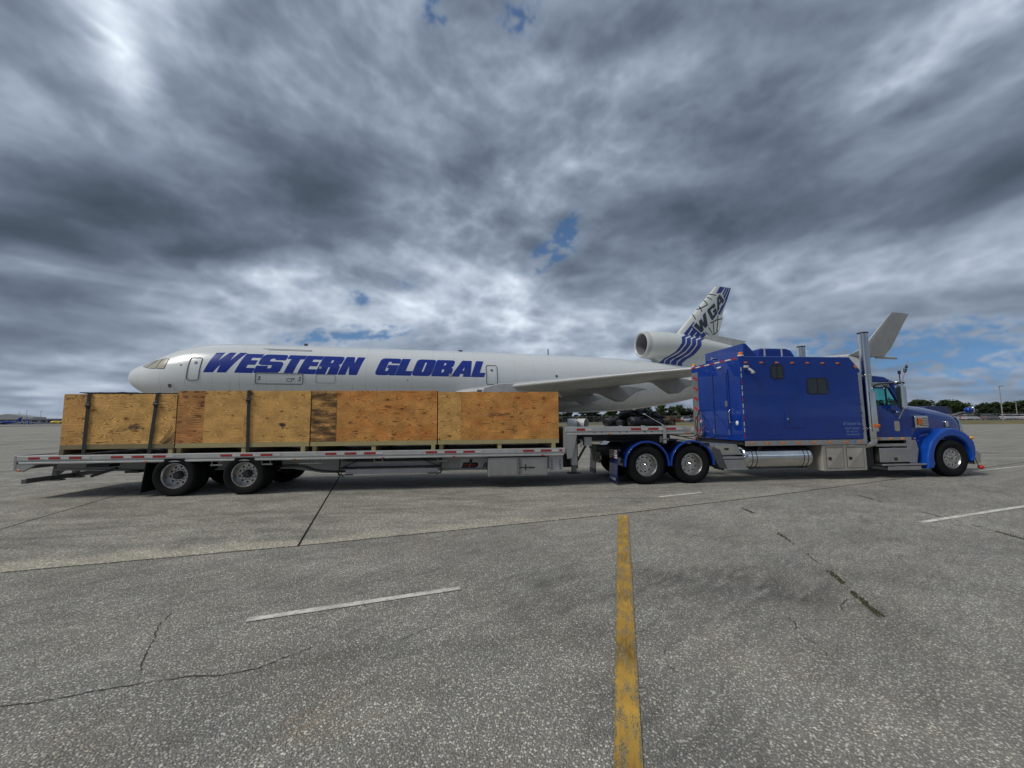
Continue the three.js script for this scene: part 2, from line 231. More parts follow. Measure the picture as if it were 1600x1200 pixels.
function concreteShade(x, z) {
  const d = jointZ(x) - z;      // distance behind the joint
  const s1 = fbm2(x * 0.22 + z * 0.1, z * 0.75, 4), s2 = fbm2(x * 0.7 + 40, z * 2.6 + x * 0.3, 4), s3 = fbm2(x * 3.1, z * 9, 3);
  let k = 0.95 + 0.3 * s1 + 0.26 * s2 + 0.3 * s3;
  // pale blown sand lying along the joint
  const edge = 0.55 + 0.7 * fbm2(x * 0.6, 3.3, 3) + 0.3 * fbm2(x * 3, z * 3, 3), sand = sst(edge, edge * 0.35, d) * clamp(0.85 + 0.8 * fbm2(x * 2, z * 5, 4)) * clamp(1.1 - Math.abs(x + 4) / 11);
  // rubber and wheel dust under the trailer's path
  k -= 0.1 * sst(0.2, 0.6, fbm2(x * 0.3 - z * 0.1 + 7, z * 1.4 + x * 0.15, 4));
  k = mix(k, 1.6, sand * 0.85);
  return [k * (1 + 0.04 * sand), k, k * (0.985 - 0.08 * sand)];
}
const uMain = [...spaced(-90, -14, () => 2.5), ...spaced(-13.9, 13, () => 0.13), ...spaced(13.1, 90, () => 2)].filter((v, i, l) => !i || v > l[i - 1]);
// one sheet to the horizon
{
  const g = new THREE.PlaneGeometry(9000, 9000, 60, 60).rotateX(-Math.PI / 2).translate(0, -0.045, 0), n = g.attributes.position.count, c = new Float32Array(n * 3).fill(0.98), uv = g.attributes.uv, p = g.attributes.position;
  for (let i = 0; i < n; i++) uv.setXY(i, p.getX(i), p.getZ(i));
  g.setAttribute('color', new THREE.BufferAttribute(c, 3));
  const m = new THREE.Mesh(g, concreteMat); m.name = 'ground'; m.receiveShadow = true; scene.add(m); tag(m, 'wide grey airport apron reaching to the horizon', null, null, 'structure');
}
const tarmac = new THREE.Group(); tarmac.name = 'tarmac'; scene.add(tarmac); tag(tarmac, 'coarse worn grey asphalt in the foreground with yellow and white lines', null, null, 'structure');
panel(uMain, spaced(0.018, 34, (v) => v < 11 ? 0.11 : 1.5), [-0.265, 0.964], asphaltShade, asphaltMat, 'asphalt_sheet', tarmac, true);
const apron = new THREE.Group(); apron.name = 'concrete_apron'; scene.add(apron); tag(apron, 'pale streaked concrete apron panels beyond the sandy joint', null, null, 'structure');
const cuts = [-90, -31, -26.35, -21.7, -17.05, -12.4, -7.72, -3.05, 90];
for (let i = 0; i < cuts.length - 1; i++) {
  const a = cuts[i] + 0.017, b = cuts[i + 1] - 0.017;
  const us = spaced(a, b, (v) => v < -14 ? 0.9 : v < 26 ? 0.22 : 2.5);
  panel(us, spaced(0.034, 95, (v) => v < 3 ? 0.12 : v < 26 ? 0.25 : 3), [-0.333, -0.943], concreteShade, concreteMat, 'concrete_slab', apron, false);
}

// dark earth and old sealant lying low in the joints
{ const seal = std(0.035, 0.032, 0.026, 1), j = []; for (let x = -60; x <= 60; x += 0.25) j.push([x, jointZ(x)]); mesh('joint_filler', ribbon(j, 0.06, -0.016), seal, apron); for (const x of cuts.slice(1, -1)) mesh('joint_filler', ribbon([[x, jointZ(x)], [x - 0.333 * 40, jointZ(x) - 0.943 * 40], [x - 0.333 * 94, jointZ(x) - 0.943 * 94]], 0.04, -0.016), seal, apron); }
// ---- painted lines: thin sheets with worn patches, lying on the asphalt ----
function paintTexture(w, h, base, bare, wear, seed, bands) {
  const r = rng(seed); const q = seed * 3.7;
  return dataTex(w, h, (i, j, c) => {
    const along = i / w, across = j / h;
    const edge = Math.min(across, 1 - across) * h / 10 + 0.9 * fbm2(i * 0.06, j * 0.1 + q, 3);
    let a = 0.5 + 0.8 * fbm2(i * 0.02 + q, j * 0.03, 4) + (r() - 0.5) * 0.75; a = sst(wear - 0.25, wear + 0.2, a) ; if (edge < 0.35) a *= 0.25;
    let k = 1; for (const [p, s, d] of bands) k -= d * Math.exp(-(((along - p) / s) ** 2)) * clamp(0.7 + fbm2(i * 0.03, j * 0.08, 3));
    k *= 0.92 + 0.2 * fbm2(i * 0.01, q, 3);
    const b = 0.75 + 0.7 * r();
    for (let m = 0; m < 3; m++) c[m] = mix(bare[m] * b, base[m] * k, a);
  });
}
function ribbon(pts, widths, y, uvFn) {   // flat strip along a polyline on the ground
  const pos = [], uv = [], idx = []; let s = 0;
  pts.forEach((p, i) => {
    const a = pts[Math.max(0, i - 1)], b = pts[Math.min(pts.length - 1, i + 1)], dx = b[0] - a[0], dz = b[1] - a[1], l = Math.hypot(dx, dz) || 1, w = (Array.isArray(widths) ? widths[i] : widths) / 2;
    if (i) s += Math.hypot(p[0] - pts[i - 1][0], p[1] - pts[i - 1][1]);
    pos.push(p[0] - dz / l * w, y, p[1] + dx / l * w, p[0] + dz / l * w, y, p[1] - dx / l * w); uv.push(s, 0, s, 1);
    if (i) { const k = 2 * i; idx.push(k - 2, k, k - 1, k - 1, k, k + 1); }
  });
  if (uvFn) for (let i = 0; i < uv.length; i += 2) uv[i] = uv[i] / s;
  const g = new THREE.BufferGeometry(); g.setAttribute('position', new THREE.Float32BufferAttribute(pos, 3)); g.setAttribute('uv', new THREE.Float32BufferAttribute(uv, 2)); g.setIndex(idx); g.computeVertexNormals();
  const n = g.attributes.normal; for (let i = 0; i < n.count; i++) n.setXYZ(i, 0, 1, 0);
  return g;
}
const yellowTex = paintTexture(1024, 48, [0.8, 0.62, 0.25], [0.46, 0.42, 0.33], 0.34, 5, [[0.36, 0.03, 0.35], [0.5, 0.05, 0.25], [0.66, 0.04, 0.3], [0.8, 0.02, 0.25], [0.2, 0.02, 0.18]]);
const whiteTex = paintTexture(512, 32, [0.92, 0.9, 0.84], [0.56, 0.54, 0.5], 0.2, 6, []);
const yellowMat = new THREE.MeshStandardMaterial({ map: yellowTex, bumpMap: fineB, bumpScale: 0.003, roughness: 0.85 }), whiteMat = new THREE.MeshStandardMaterial({ map: whiteTex, bumpMap: fineB, bumpScale: 0.003, roughness: 0.85 });
const straight = (a, b, n) => [...Array(n + 1).keys()].map((i) => [mix(a[0], b[0], i / n), mix(a[1], b[1], i / n)]);
mesh('yellow_line', ribbon(straight([0.2, -0.8], [2.015, -7.4], 30), straight([0.135, 0], [0.19, 0], 30).map((p) => p[0]), 0.006, true), yellowMat, tarmac, true);
for (const [a, b, w] of [[[-2.38, -3.68], [-0.56, -4.315], 0.092], [[6.8, -6.76], [10.6, -8.1], 0.11]]) mesh('white_line', ribbon(straight(a, b, 10), w, 0.006, true), whiteMat, tarmac, true);
for (const [a, b, w] of [[[14.71, -12.79], [23, -16.1], 0.1], [[3.29, -9.07], [4.5, -9.57], 0.1]]) mesh('white_line', ribbon(straight(a, b, 10), w, 0.006, true), whiteMat, apron, true);

// ---- cracks: earth-filled, uneven width; wide old joints with moss in them ----
const dirtMat = std(0.06, 0.055, 0.043, 1), mossMat = new THREE.MeshStandardMaterial({ color: rgb(0.07, 0.07, 0.032), roughness: 1 });
function crackLine(pts, w, jitter, seed, gaps = 0) {
  const r = rng(seed), out = [], ws = [];
  for (let i = 0; i < pts.length - 1; i++) { const n = Math.max(2, Math.round(Math.hypot(pts[i + 1][0] - pts[i][0], pts[i + 1][1] - pts[i][1]) / 0.035)); for (let k = 0; k < n; k++) { const t = k / n; out.push([mix(pts[i][0], pts[i + 1][0], t) + (r() - 0.5) * jitter, mix(pts[i][1], pts[i + 1][1], t) + (r() - 0.5) * jitter]); ws.push(w * (0.3 + 1.2 * r()) * (gaps && n2(out.length * 0.08, seed) < gaps - 0.6 ? 0.15 : 1)); } }
  ws[0] = ws[ws.length - 1] = 0.001;
  return ribbon(out, ws, 0.0045);
}
const cracks = [
  [[[-3.6, -2.55], [-2.98, -2.67], [-2.79, -2.75], [-2.56, -2.82], [-2.24, -2.91], [-2.06, -2.91], [-1.84, -2.98], [-1.7, -3.13], [-1.53, -3.28]], 0.008, 0.014],
  [[[-2.65, -2.96], [-2.72, -3.05], [-2.79, -3.15], [-2.95, -3.4], [-3.08, -3.57], [-3.19, -3.86]], 0.007, 0.02],
  [[[-0.92, -3.35], [-0.75, -3.5], [-0.6, -3.6]], 0.005, 0.014], [[[-1.9, -2.97], [-1.95, -3.1]], 0.004, 0.01],
  [[[2.97, -3.7], [3.05, -3.85], [3.26, -4.02]], 0.006, 0.02], [[[2.32, -3.44], [2.42, -3.55], [2.4, -3.62], [2.49, -3.71]], 0.008, 0.03], [[[2.32, -3.44], [2.36, -3.2], [2.3, -3.0], [2.34, -2.8]], 0.004, 0.03],
  [[[4.6, -4.7], [4.7, -4.45], [4.95, -4.15], [5.1, -3.9]], 0.006, 0.02], [[[0.66, -2.72], [0.78, -2.74], [0.9, -2.77]], 0.005, 0.012], [[[0.82, -3.4], [0.92, -3.42], [1.05, -3.44]], 0.005, 0.01], [[[-1.46, -3.98], [-1.42, -3.92], [-1.38, -3.87]], 0.006, 0.012],
  [[[1.15, -3.2], [1.1, -3.0], [1.16, -2.85]], 0.004, 0.02], [[[0.2, -5.6], [0.35, -6.1], [0.3, -6.5]], 0.004, 0.03],
];
cracks.forEach(([p, w, j], i) => mesh('crack', crackLine(p, w, j, 100 + i), dirtMat, tarmac));
const oldJoints = [[[[4.5, -7.95], [4.46, -7.44]], 0.035], [[[4.08, -6.25], [3.81, -5.3], [3.55, -4.48], [3.33, -3.95], [3.22, -3.6]], 0.014], [[[7.83, -9.26], [7.67, -8.34], [7.54, -7.02]], 0.035], [[[7.54, -6.9], [7.45, -6.4], [7.3, -5.7], [7.15, -5.2]], 0.028]];
oldJoints.forEach(([p, w], i) => mesh('crack', crackLine(p, w, 0.035, 140 + i, 0.7), dirtMat, tarmac));
{
  const r = rng(77), blade = [];
  for (const [a, b, n] of [[[3.42, -4.15], [3.25, -3.66], 170], [[3.62, -4.7], [3.5, -4.35], 110], [[4.05, -6.2], [3.95, -5.8], 60], [[7.4, -6.2], [7.22, -5.5], 120], [[4.49, -7.8], [4.46, -7.5], 60], [[7.8, -9.1], [7.7, -8.6], 60]])
    for (let i = 0; i < n; i++) { const t = r(), x = mix(a[0], b[0], t) + (r() - 0.5) * 0.06, z = mix(a[1], b[1], t) + (r() - 0.5) * 0.03, h = 0.006 + 0.02 * r(); blade.push(new THREE.ConeGeometry(0.004 + 0.004 * r(), h, 4).rotateZ((r() - 0.5) * 0.9).rotateX((r() - 0.5) * 0.9).translate(x, 0.002 + h / 2, z)); }
  const m = mesh('moss', blade, mossMat, tarmac); m.userData.kind = 'stuff';
}

// ================= AIRLINER =================
// local x runs aft from the nose, z towards the photographer (port side), y up
const plane = thing('cargo_airliner', 'large white three engined cargo airliner with blue lettering parked behind the trailer', 'airliner', [-31.45, 0, -32.225], 0.25889);
// station, top, bottom, half width
const FUS = [[0.0, 5.5, 5.36, 0.05], [0.12, 5.95, 4.98, 0.46], [0.45, 6.24, 4.62, 0.86], [0.95, 6.52, 4.26, 1.2], [1.6, 6.82, 3.9, 1.55], [2.4, 7.26, 3.55, 1.92], [3.4, 7.76, 3.22, 2.28], [4.6, 8.15, 2.95, 2.58], [6.0, 8.4, 2.74, 2.8], [8.0, 8.56, 2.58, 2.96], [10.5, 8.6, 2.52, 3.02], [15, 8.6, 2.5, 3.02], [22, 8.6, 2.5, 3.02], [30, 8.6, 2.5, 3.02], [38, 8.58, 2.5, 3.02], [42, 8.52, 2.54, 3.0], [45, 8.42, 2.7, 2.9], [48, 8.26, 3.0, 2.72], [51, 8.05, 3.42, 2.42], [54, 7.8, 4.0, 2.0], [57, 7.5, 4.75, 1.42], [59.5, 7.15, 5.45, 0.9], [61, 6.8, 6.0, 0.4], [61.4, 6.5, 6.3, 0.08]];
function fusAt(a) { let i = 0; while (i < FUS.length - 2 && a > FUS[i + 1][0]) i++; const p0 = FUS[Math.max(0, i - 1)], p1 = FUS[i], p2 = FUS[i + 1], p3 = FUS[Math.min(FUS.length - 1, i + 2)], t = clamp((a - p1[0]) / (p2[0] - p1[0])); return [1, 2, 3].map((k) => { const m1 = (p2[k] - p0[k]) / (p2[0] - p0[0] || 1) * (p2[0] - p1[0]), m2 = (p3[k] - p1[k]) / (p3[0] - p1[0] || 1) * (p2[0] - p1[0]), t2 = t * t, t3 = t2 * t; return (2 * t3 - 3 * t2 + 1) * p1[k] + (t3 - 2 * t2 + t) * m1 + (-2 * t3 + 3 * t2) * p2[k] + (t3 - t2) * m2; }); }
// point on the skin: station a, height y (port side), lifted off by d
function skin(a, y, d = 0) { const [t, b, w] = fusAt(a), c = (t + b) / 2, h = (t - b) / 2, s = clamp((y - c) / h, -0.999, 0.999), k = Math.sqrt(1 - s * s); return [a, y + d * s, w * k + d * k]; }
function ang(a, y) { const [t, b] = fusAt(a); return Math.asin(clamp((y - (t + b) / 2) / ((t - b) / 2), -1, 1)); }   // 0 at the side, +90 deg at the crown

// lettering drawn as outlines in a unit-high box: [width, outline..., holes...]
const GL = {
  W: [1.62, 'M0,1 L.42,1 L.42,.42 L.72,1 L1.02,1 L1.06,.42 L1.28,1 L1.62,1 L1.2,0 L.76,0 L.72,.46 L.5,0 L.03,0 Z'],
  E: [0.88, 'M0,0 L0,1 L.88,1 L.88,.78 L.42,.78 L.42,.62 L.8,.62 L.8,.4 L.42,.4 L.42,.22 L.88,.22 L.88,0 Z'],
  S: [0.98, 'M.05,.0 L.8,0 Q.98,.0 .98,.2 L.98,.36 Q.98,.58 .78,.58 L.42,.58 Q.36,.58 .36,.66 Q.36,.76 .42,.76 L.58,.76 L.58,.68 L.96,.68 L.96,.84 Q.96,1 .8,1 L.2,1 Q0,1 0,.8 L0,.6 Q0,.4 .2,.4 L.52,.4 Q.6,.4 .6,.32 Q.6,.22 .54,.22 L.42,.22 L.42,.34 L0,.34 L0,.14 Q0,0 .05,0 Z'],
  T: [0.88, 'M0,1 L.88,1 L.88,.77 L.66,.77 L.66,0 L.22,0 L.22,.77 L0,.77 Z'],
  R: [0.98, 'M0,0 L0,1 L.74,1 Q.95,1 .95,.82 L.95,.64 Q.95,.52 .82,.49 Q.95,.45 .95,.32 L.97,0 L.55,0 L.55,.3 Q.55,.38 .47,.38 L.42,.38 L.42,0 Z M.42,.78 L.42,.58 L.5,.58 Q.56,.58 .56,.68 Q.56,.78 .5,.78 Z'],
  N: [1.0, 'M0,0 L0,1 L.42,1 L.63,.46 L.63,1 L1,1 L1,0 L.6,0 L.37,.56 L.37,0 Z'],
  G: [1.02, 'M.18,0 Q0,0 0,.2 L0,.8 Q0,1 .2,1 L.84,1 Q1.02,1 1.02,.84 L1.02,.68 L.62,.68 L.62,.78 L.42,.78 L.42,.25 Q.42,.2 .5,.2 Q.6,.2 .6,.28 L.6,.4 L.5,.4 L.5,.56 L1.02,.56 L1.02,0 L.75,0 L.72,.07 Q.66,0 .55,0 Z'],
  L: [0.78, 'M0,0 L0,1 L.42,1 L.42,.23 L.78,.23 L.78,0 Z'],
  O: [1.02, 'M.2,0 Q0,0 0,.2 L0,.8 Q0,1 .2,1 L.82,1 Q1.02,1 1.02,.8 L1.02,.2 Q1.02,0 .82,0 Z M.44,.25 Q.44,.2 .51,.2 Q.58,.2 .58,.25 L.58,.75 Q.58,.8 .51,.8 Q.44,.8 .44,.75 Z'],
  B: [1.0, 'M0,0 L0,1 L.76,1 Q.96,1 .96,.84 L.96,.64 Q.96,.54 .84,.51 Q1,.47 1,.36 L1,.18 Q1,0 .8,0 Z M.42,.62 L.5,.62 Q.57,.62 .57,.71 Q.57,.8 .5,.8 L.42,.8 Z M.42,.2 L.52,.2 Q.59,.2 .59,.3 Q.59,.4 .52,.4 L.42,.4 Z'],
  A: [1.1, 'M0,0 L.34,1 L.86,1 L1.1,0 L.7,0 L.67,.16 L.45,.16 L.42,0 Z M.5,.34 L.64,.34 L.58,.7 Z'],
};
function glyph(x, ch, ox, oy, sx, sy, slant) {   // canvas y grows downwards
  const P = (u, v) => [ox + (u + slant * v) * sx, oy - v * sy];
  x.beginPath();
  for (const seg of GL[ch][1].match(/[MLQZ][^MLQZ]*/g)) {
    const n = seg.slice(1).trim().split(/[\s,]+/).map(Number);
    if (seg[0] === 'M') x.moveTo(...P(n[0], n[1])); else if (seg[0] === 'L') x.lineTo(...P(n[0], n[1])); else if (seg[0] === 'Q') x.quadraticCurveTo(...P(n[0], n[1]), ...P(n[2], n[3])); else x.closePath();
  }
  x.fill('evenodd');
}
const FL = 61.4, FW = 2048, FH = 1024;      // one canvas: station across, angle from crown (0) over port side (0.25) to keel (0.5) and round
const fuseTex = canvasTex(FW, FH, (x) => {
  x.fillStyle = 'rgb(222,224,222)'; x.fillRect(0, 0, FW, FH);
  const ux = (a) => a / FL * FW, vy = (a, y) => (0.25 - ang(a, y) / (2 * Math.PI)) * FH, r = rng(31);
  // weathered paint: faint patches, rivet-row streaks, frames
  for (let i = 0; i < 900; i++) { const k = 190 + 40 * r(); x.fillStyle = `rgba(${k},${k},${k * 0.98},0.06)`; x.fillRect(r() * FW, r() * FH, 10 + 130 * r(), 3 + 22 * r()); }
  for (let a = 1.2; a < FL; a += 1.93) { x.fillStyle = 'rgba(150,154,156,0.32)'; x.fillRect(ux(a), 0, 1, FH); }
  for (const v of [0.07, 0.135, 0.2, 0.29, 0.33, 0.4, 0.6, 0.67, 0.8, 0.93]) { x.fillStyle = 'rgba(150,154,156,0.3)'; x.fillRect(0, v * FH, FW, 1); }
  for (let i = 0; i < 420; i++) { const a = 4 + 54 * r(), v = 0.27 + 0.2 * r(); x.fillStyle = `rgba(118,114,104,${0.06 + 0.12 * r()})`; x.fillRect(ux(a), v * FH, 1 + 2 * r(), 12 + 50 * r()); }
  // company lettering
  const word = (str, stations, y0, y1) => {
    [...str].forEach((ch, i) => {
      const a0 = stations[i], a1 = stations[i + 1] - 0.1, v0 = vy(a0, y0), v1 = vy(a0, y1), sy = v0 - v1, sx = (ux(a1) - ux(a0)) / GL[ch][0];
      x.fillStyle = 'rgb(24,48,140)'; x.strokeStyle = x.fillStyle; x.lineWidth = 2.5; x.lineJoin = 'round'; glyph(x, ch, ux(a0), v0, sx, sy, 0.22 * sy / sx); x.stroke();
    });
  };
  word('WESTERN', [6.34, 8.6, 9.92, 11.86, 13.2, 14.55, 16.33, 17.9], 5.74, 7.36);
  word('GLOBAL', [19.3, 21.05, 22.43, 24.18, 25.97, 27.81, 29.1], 5.78, 7.34);
});
const airWhite = new THREE.MeshPhysicalMaterial({ map: fuseTex, roughness: 0.38, roughnessMap: grimeR, clearcoat: 0.35, clearcoatRoughness: 0.25 });
const airGrey = worn(0.5, 0.51, 0.51, 0.5), airLight = worn(0.62, 0.63, 0.63, 0.45), airDark = worn(0.12, 0.125, 0.13, 0.6), wingUnder = worn(0.36, 0.37, 0.37, 0.55), lineMat = std(0.16, 0.17, 0.18, 0.8);
{
  const rings = [], st = spaced(0, FL, (v) => v < 2 ? 0.18 : v < 8 ? 0.4 : v < 44 ? 1.2 : 0.7), N = 72, pos = [], uv = [], idx = [];
  st.forEach((a, i) => { const [t, b, w] = fusAt(a), c = (t + b) / 2, h = (t - b) / 2; for (let j = 0; j <= N; j++) { const th = j / N * 2 * Math.PI; pos.push(a, c + h * Math.cos(th), w * Math.sin(th)); uv.push(a / FL, 1 - j / N); } if (i) for (let j = 0; j < N; j++) { const k = (i - 1) * (N + 1) + j, m = k + N + 1; idx.push(k, k + 1, m, k + 1, m + 1, m); } });
  const g = new THREE.BufferGeometry(); g.setAttribute('position', new THREE.Float32BufferAttribute(pos, 3)); g.setAttribute('uv', new THREE.Float32BufferAttribute(uv, 2)); g.setIndex(idx); g.computeVertexNormals();
  mesh('fuselage', g, airWhite, plane, true);
}
// outline of a door or hatch as a thin raised seam, and a flush panel that follows the skin
function seam(name, outline, r, mat, parent) { const o = []; outline.forEach(([a, y], i) => { const [c, d] = outline[(i + 1) % outline.length], n = Math.max(1, Math.ceil(Math.hypot(c - a, d - y) / 0.15)); for (let k = 0; k < n; k++) o.push(V(...skin(mix(a, c, k / n), mix(y, d, k / n), r * 0.3))); }); return mesh(name, new THREE.TubeGeometry(new THREE.CatmullRomCurve3(o, true, 'catmullrom', 0.1), o.length * 2, r, 5, true), mat, parent); }
function skinPatch(pts, d, n = 6) {   // quad patch on the skin: corners a,y counter-clockwise
  const pos = [], idx = []; for (let j = 0; j <= n; j++) for (let i = 0; i <= n; i++) { const u = i / n, v = j / n, q = [0, 1].map((k) => mix(mix(pts[0][k], pts[1][k], u), mix(pts[3][k], pts[2][k], u), v)); pos.push(...skin(q[0], q[1], d)); if (i < n && j < n) { const k = j * (n + 1) + i; idx.push(k, k + 1, k + n + 1, k + 1, k + n + 2, k + n + 1); } }
  const g = new THREE.BufferGeometry(); g.setAttribute('position', new THREE.Float32BufferAttribute(pos, 3)); g.setIndex(idx); g.computeVertexNormals(); return g;
}
const skewRect = (a0, a1, y0, y1, r, s = 0) => rrect(a0, a1, y0, y1, r, 3).map(([a, y]) => [a + (y - y0) * s, y]);
const doorOf = (name, o, spot) => { const d = part(name, plane); seam('door_frame', o, 0.035, lineMat, d); if (spot) mesh('door_window', skinPatch([[spot[0] - 0.1, spot[1] - 0.1], [spot[0] + 0.1, spot[1] - 0.1], [spot[0] + 0.1, spot[1] + 0.1], [spot[0] - 0.1, spot[1] + 0.1]], 0.02, 2), airDark, d); return d; };
doorOf('crew_door', skewRect(5.15, 6.02, 5.1, 6.92, 0.16, 0.06), [5.72, 6.5]);
{ const d = doorOf('rear_door', skewRect(29.25, 30.3, 5.1, 6.93, 0.16), [29.78, 6.45]); }
{ const d = doorOf('cargo_hatch', skewRect(10.1, 13.6, 4.86, 5.74, 0.1)); for (const [a, y] of [[10.4, 5.4], [10.36, 5.22], [12.9, 5.3], [13.4, 5.4], [13.36, 5.2]]) mesh('latch', skinPatch([[a - 0.07, y - 0.06], [a + 0.07, y - 0.06], [a + 0.07, y + 0.06], [a - 0.07, y + 0.06]], 0.02, 1), airDark, d); seam('latch_panel', skewRect(12.4, 12.75, 5.08, 5.34, 0.05), 0.02, lineMat, d); }
seam('service_panel', skewRect(14.6, 16.1, 5.0, 5.72, 0.08), 0.014, lineMat, plane);
for (const [a0, a1, y] of [[10.2, 14, 7.92], [10.6, 14, 7.82]]) mesh('antenna_strip', [...Array(8).keys()].map((i) => bar(skin(mix(a0, a1, i / 8), y, 0.01), skin(mix(a0, a1, (i + 1) / 8), y, 0.01), 0.03, 0.03)), lineMat, plane);
for (const [a, y, s] of [[3.9, 4.66, 0.13], [36.3, 6.02, 0.12], [22.1, 5.35, 0.05], [14.9, 6.3, 0.1], [25.9, 5.86, 0.16], [4.66, 6.3, 0.06]]) mesh('port_hole', skinPatch([[a - s, y - s], [a + s, y - s], [a + s, y + s], [a - s, y + s]], 0.015, 2), a === 14.9 || a === 25.9 ? airGrey : airDark, plane);
// cockpit windows: tan sun-shaded panes with dark frames
const shade = new THREE.MeshPhysicalMaterial({ color: rgb(0.42, 0.37, 0.26), roughness: 0.25, clearcoat: 1 });
for (const q of [[[1.42, 6.3], [1.95, 6.12], [2.5, 6.78], [2.02, 6.68]], [[2.12, 6.1], [2.72, 6.06], [3.0, 6.86], [2.64, 6.82]], [[2.84, 6.05], [3.42, 6.04], [3.55, 6.84], [3.12, 6.86]]]) {
  const w = part('cockpit_window', plane), c = q.reduce((s, p) => [s[0] + p[0] / 4, s[1] + p[1] / 4], [0, 0]);
  mesh('window_frame', skinPatch(q.map(([a, y]) => [c[0] + (a - c[0]) * 1.12, c[1] + (y - c[1]) * 1.12]), 0.012), airDark, w); mesh('pane', skinPatch(q, 0.03), shade, w);
}
for (const [a0, a1, y1] of [[12.9, 13.2, 8.85], [27, 27.4, 8.8], [36.5, 36.6, 9.3]]) mesh('blade_antenna', bx(a0, a1, 8.55, y1, -0.02, 0.02), airDark, plane);

// ---- wings ----
function airfoil(le, te, thick, n = 14) {   // le, te = [a,y,b]; returns a ring
  const o = []; const prof = (t) => thick * (2.969 * Math.sqrt(t) - 1.26 * t - 3.516 * t * t + 2.843 * t ** 3 - 1.036 * t ** 4) * 0.5 * 2;
  const at = (t, s) => { const c = [0, 1, 2].map((k) => mix(le[k], te[k], t)); return [c[0], c[1] + s * prof(t) * (s > 0 ? 0.55 : 0.5), c[2]]; };
  for (let i = 0; i <= n; i++) { const t = (1 - Math.cos(Math.PI * i / n)) / 2; o.push(at(t, 1)); } for (let i = n - 1; i > 0; i--) { const t = (1 - Math.cos(Math.PI * i / n)) / 2; o.push(at(t, -1)); } return o;
}
for (const s of [1, -1]) {
  const S = [[25.6, 38.6, 2.2, 4.1, 3.7, 1.5], [26.4, 38.7, 3.2, 4.15, 3.8, 1.4], [29.6, 38.9, 8, 4.42, 4.35, 0.9], [30.7, 39.2, 9.6, 4.48, 4.5, 0.78], [36.2, 41.5, 17.6, 4.62, 4.66, 0.42], [41.87, 43.8, 25.85, 4.6, 4.62, 0.18]];
  const w = part('wing', plane); tag(w, s > 0 ? 'near port wing reaching towards the camera' : 'far starboard wing');
  mesh('wing_skin', loft(S.map(([l, t, b, yl, yt, th]) => airfoil([l, yl, b * s], [t, yt, b * s], th)), true, true), airGrey, w);
  mesh('slat', loft(S.slice(1).map(([l, t, b, yl, yt, th]) => { const o = []; for (let i = 0; i <= 8; i++) { const q = (i / 8 - 0.5) * Math.PI; o.push([l + 0.16 - Math.cos(q) * 0.2, yl + Math.sin(q) * (0.05 + th * 0.13), b * s]); } return o; }), false, false), airLight, w);
  // flap track fairings
  for (const [b, pts, wd] of [[5.5, [[35.4, 3.7], [36.2, 3.5], [37.2, 3.4], [37.9, 3.1], [38.5, 3.2], [39.9, 3.8], [38.9, 4.1], [36.4, 4.1]], 0.5], [9.5, [[35.6, 4.15], [36.6, 4.05], [37.6, 3.85], [38.4, 3.5], [39.1, 3.22], [39.6, 3.22], [40.2, 3.6], [40.9, 4.05], [42.0, 4.3], [40.2, 4.55], [36.5, 4.4]], 0.6], [15, [[38.0, 4.5], [39.0, 4.25], [39.7, 3.8], [40.2, 3.52], [40.8, 3.55], [41.4, 3.95], [42.6, 4.4], [41, 4.66], [38.6, 4.6]], 0.5], [20.2, [[40, 4.5], [40.9, 4.25], [41.6, 4.1], [42.6, 4.45], [41, 4.62]], 0.3]]) mesh('flap_fairing', prism(pts, b * s + wd / 2, b * s - wd / 2, 0.08, [], 3), wingUnder, w);
  for (const [l, t, b, y, th] of [[33.5, 38.6, 4.3, 3.62, 0.06], [35.4, 39.2, 12.2, 4.36, 0.04]]) mesh('flap_seam', bar([l, y, b * s], [t + 0.2, y + 0.2, b * s], 0.05, 0.05), airDark, w);
  // engine pylon with no engine hung on it
  const py = prism([[27.6, 3.7], [27.9, 4.3], [29.0, 4.62], [31.2, 4.75], [34, 4.2], [34.5, 3.6], [30, 3.45], [28.4, 3.45]], 8.7 * s + 0.25, 8.7 * s - 0.25, 0.06); const pm = mesh('engine_pylon', py, airLight, w);
  mesh('pylon_mount', [cyl([27.4, 3.95, 8.7 * s], [27.9, 3.95, 8.7 * s], 0.2), bx(27.5, 28.3, 3.5, 3.7, 8.7 * s - 0.2, 8.7 * s + 0.2)], airDark, w);
  // winglet
  const wl = [[41.75, 44.0, 4.6, 25.8, 0.2], [42.35, 44.15, 5.0, 26.05, 0.14], [43.4, 44.55, 6.52, 26.6, 0.08]].map(([l, t, y, b, th]) => airfoil([l, b * s, y], [t, b * s, y], th, 8).map(([a, bb, yy]) => [a, yy, bb]));
  mesh('winglet', loft(wl), airLight, w);
  mesh('lower_winglet', loft([[41.2, 42.5, 4.55, 25.8, 0.14], [41.75, 42.4, 3.95, 26.1, 0.06]].map(([l, t, y, b, th]) => airfoil([l, b * s, y], [t, b * s, y], th, 6).map(([a, bb, yy]) => [a, yy, bb]))), airLight, w);
  mesh('wingtip_cap', rb(43.5, 44.9, 4.52, 4.64, 25.78 * s - 0.06, 25.78 * s + 0.06, 0.05), airGrey, w);
  // tailplane
  mesh('tailplane', loft([[50.6, 57.2, 1.2, 5.7, 5.7, 0.7], [51.2, 57.2, 2.0, 5.8, 5.8, 0.6], [56, 58.8, 8.9, 6.9, 6.9, 0.25]].map(([l, t, b, y0, y1, th]) => airfoil([l, y0, b * s], [t, y1, b * s], th, 8))), airGrey, plane);
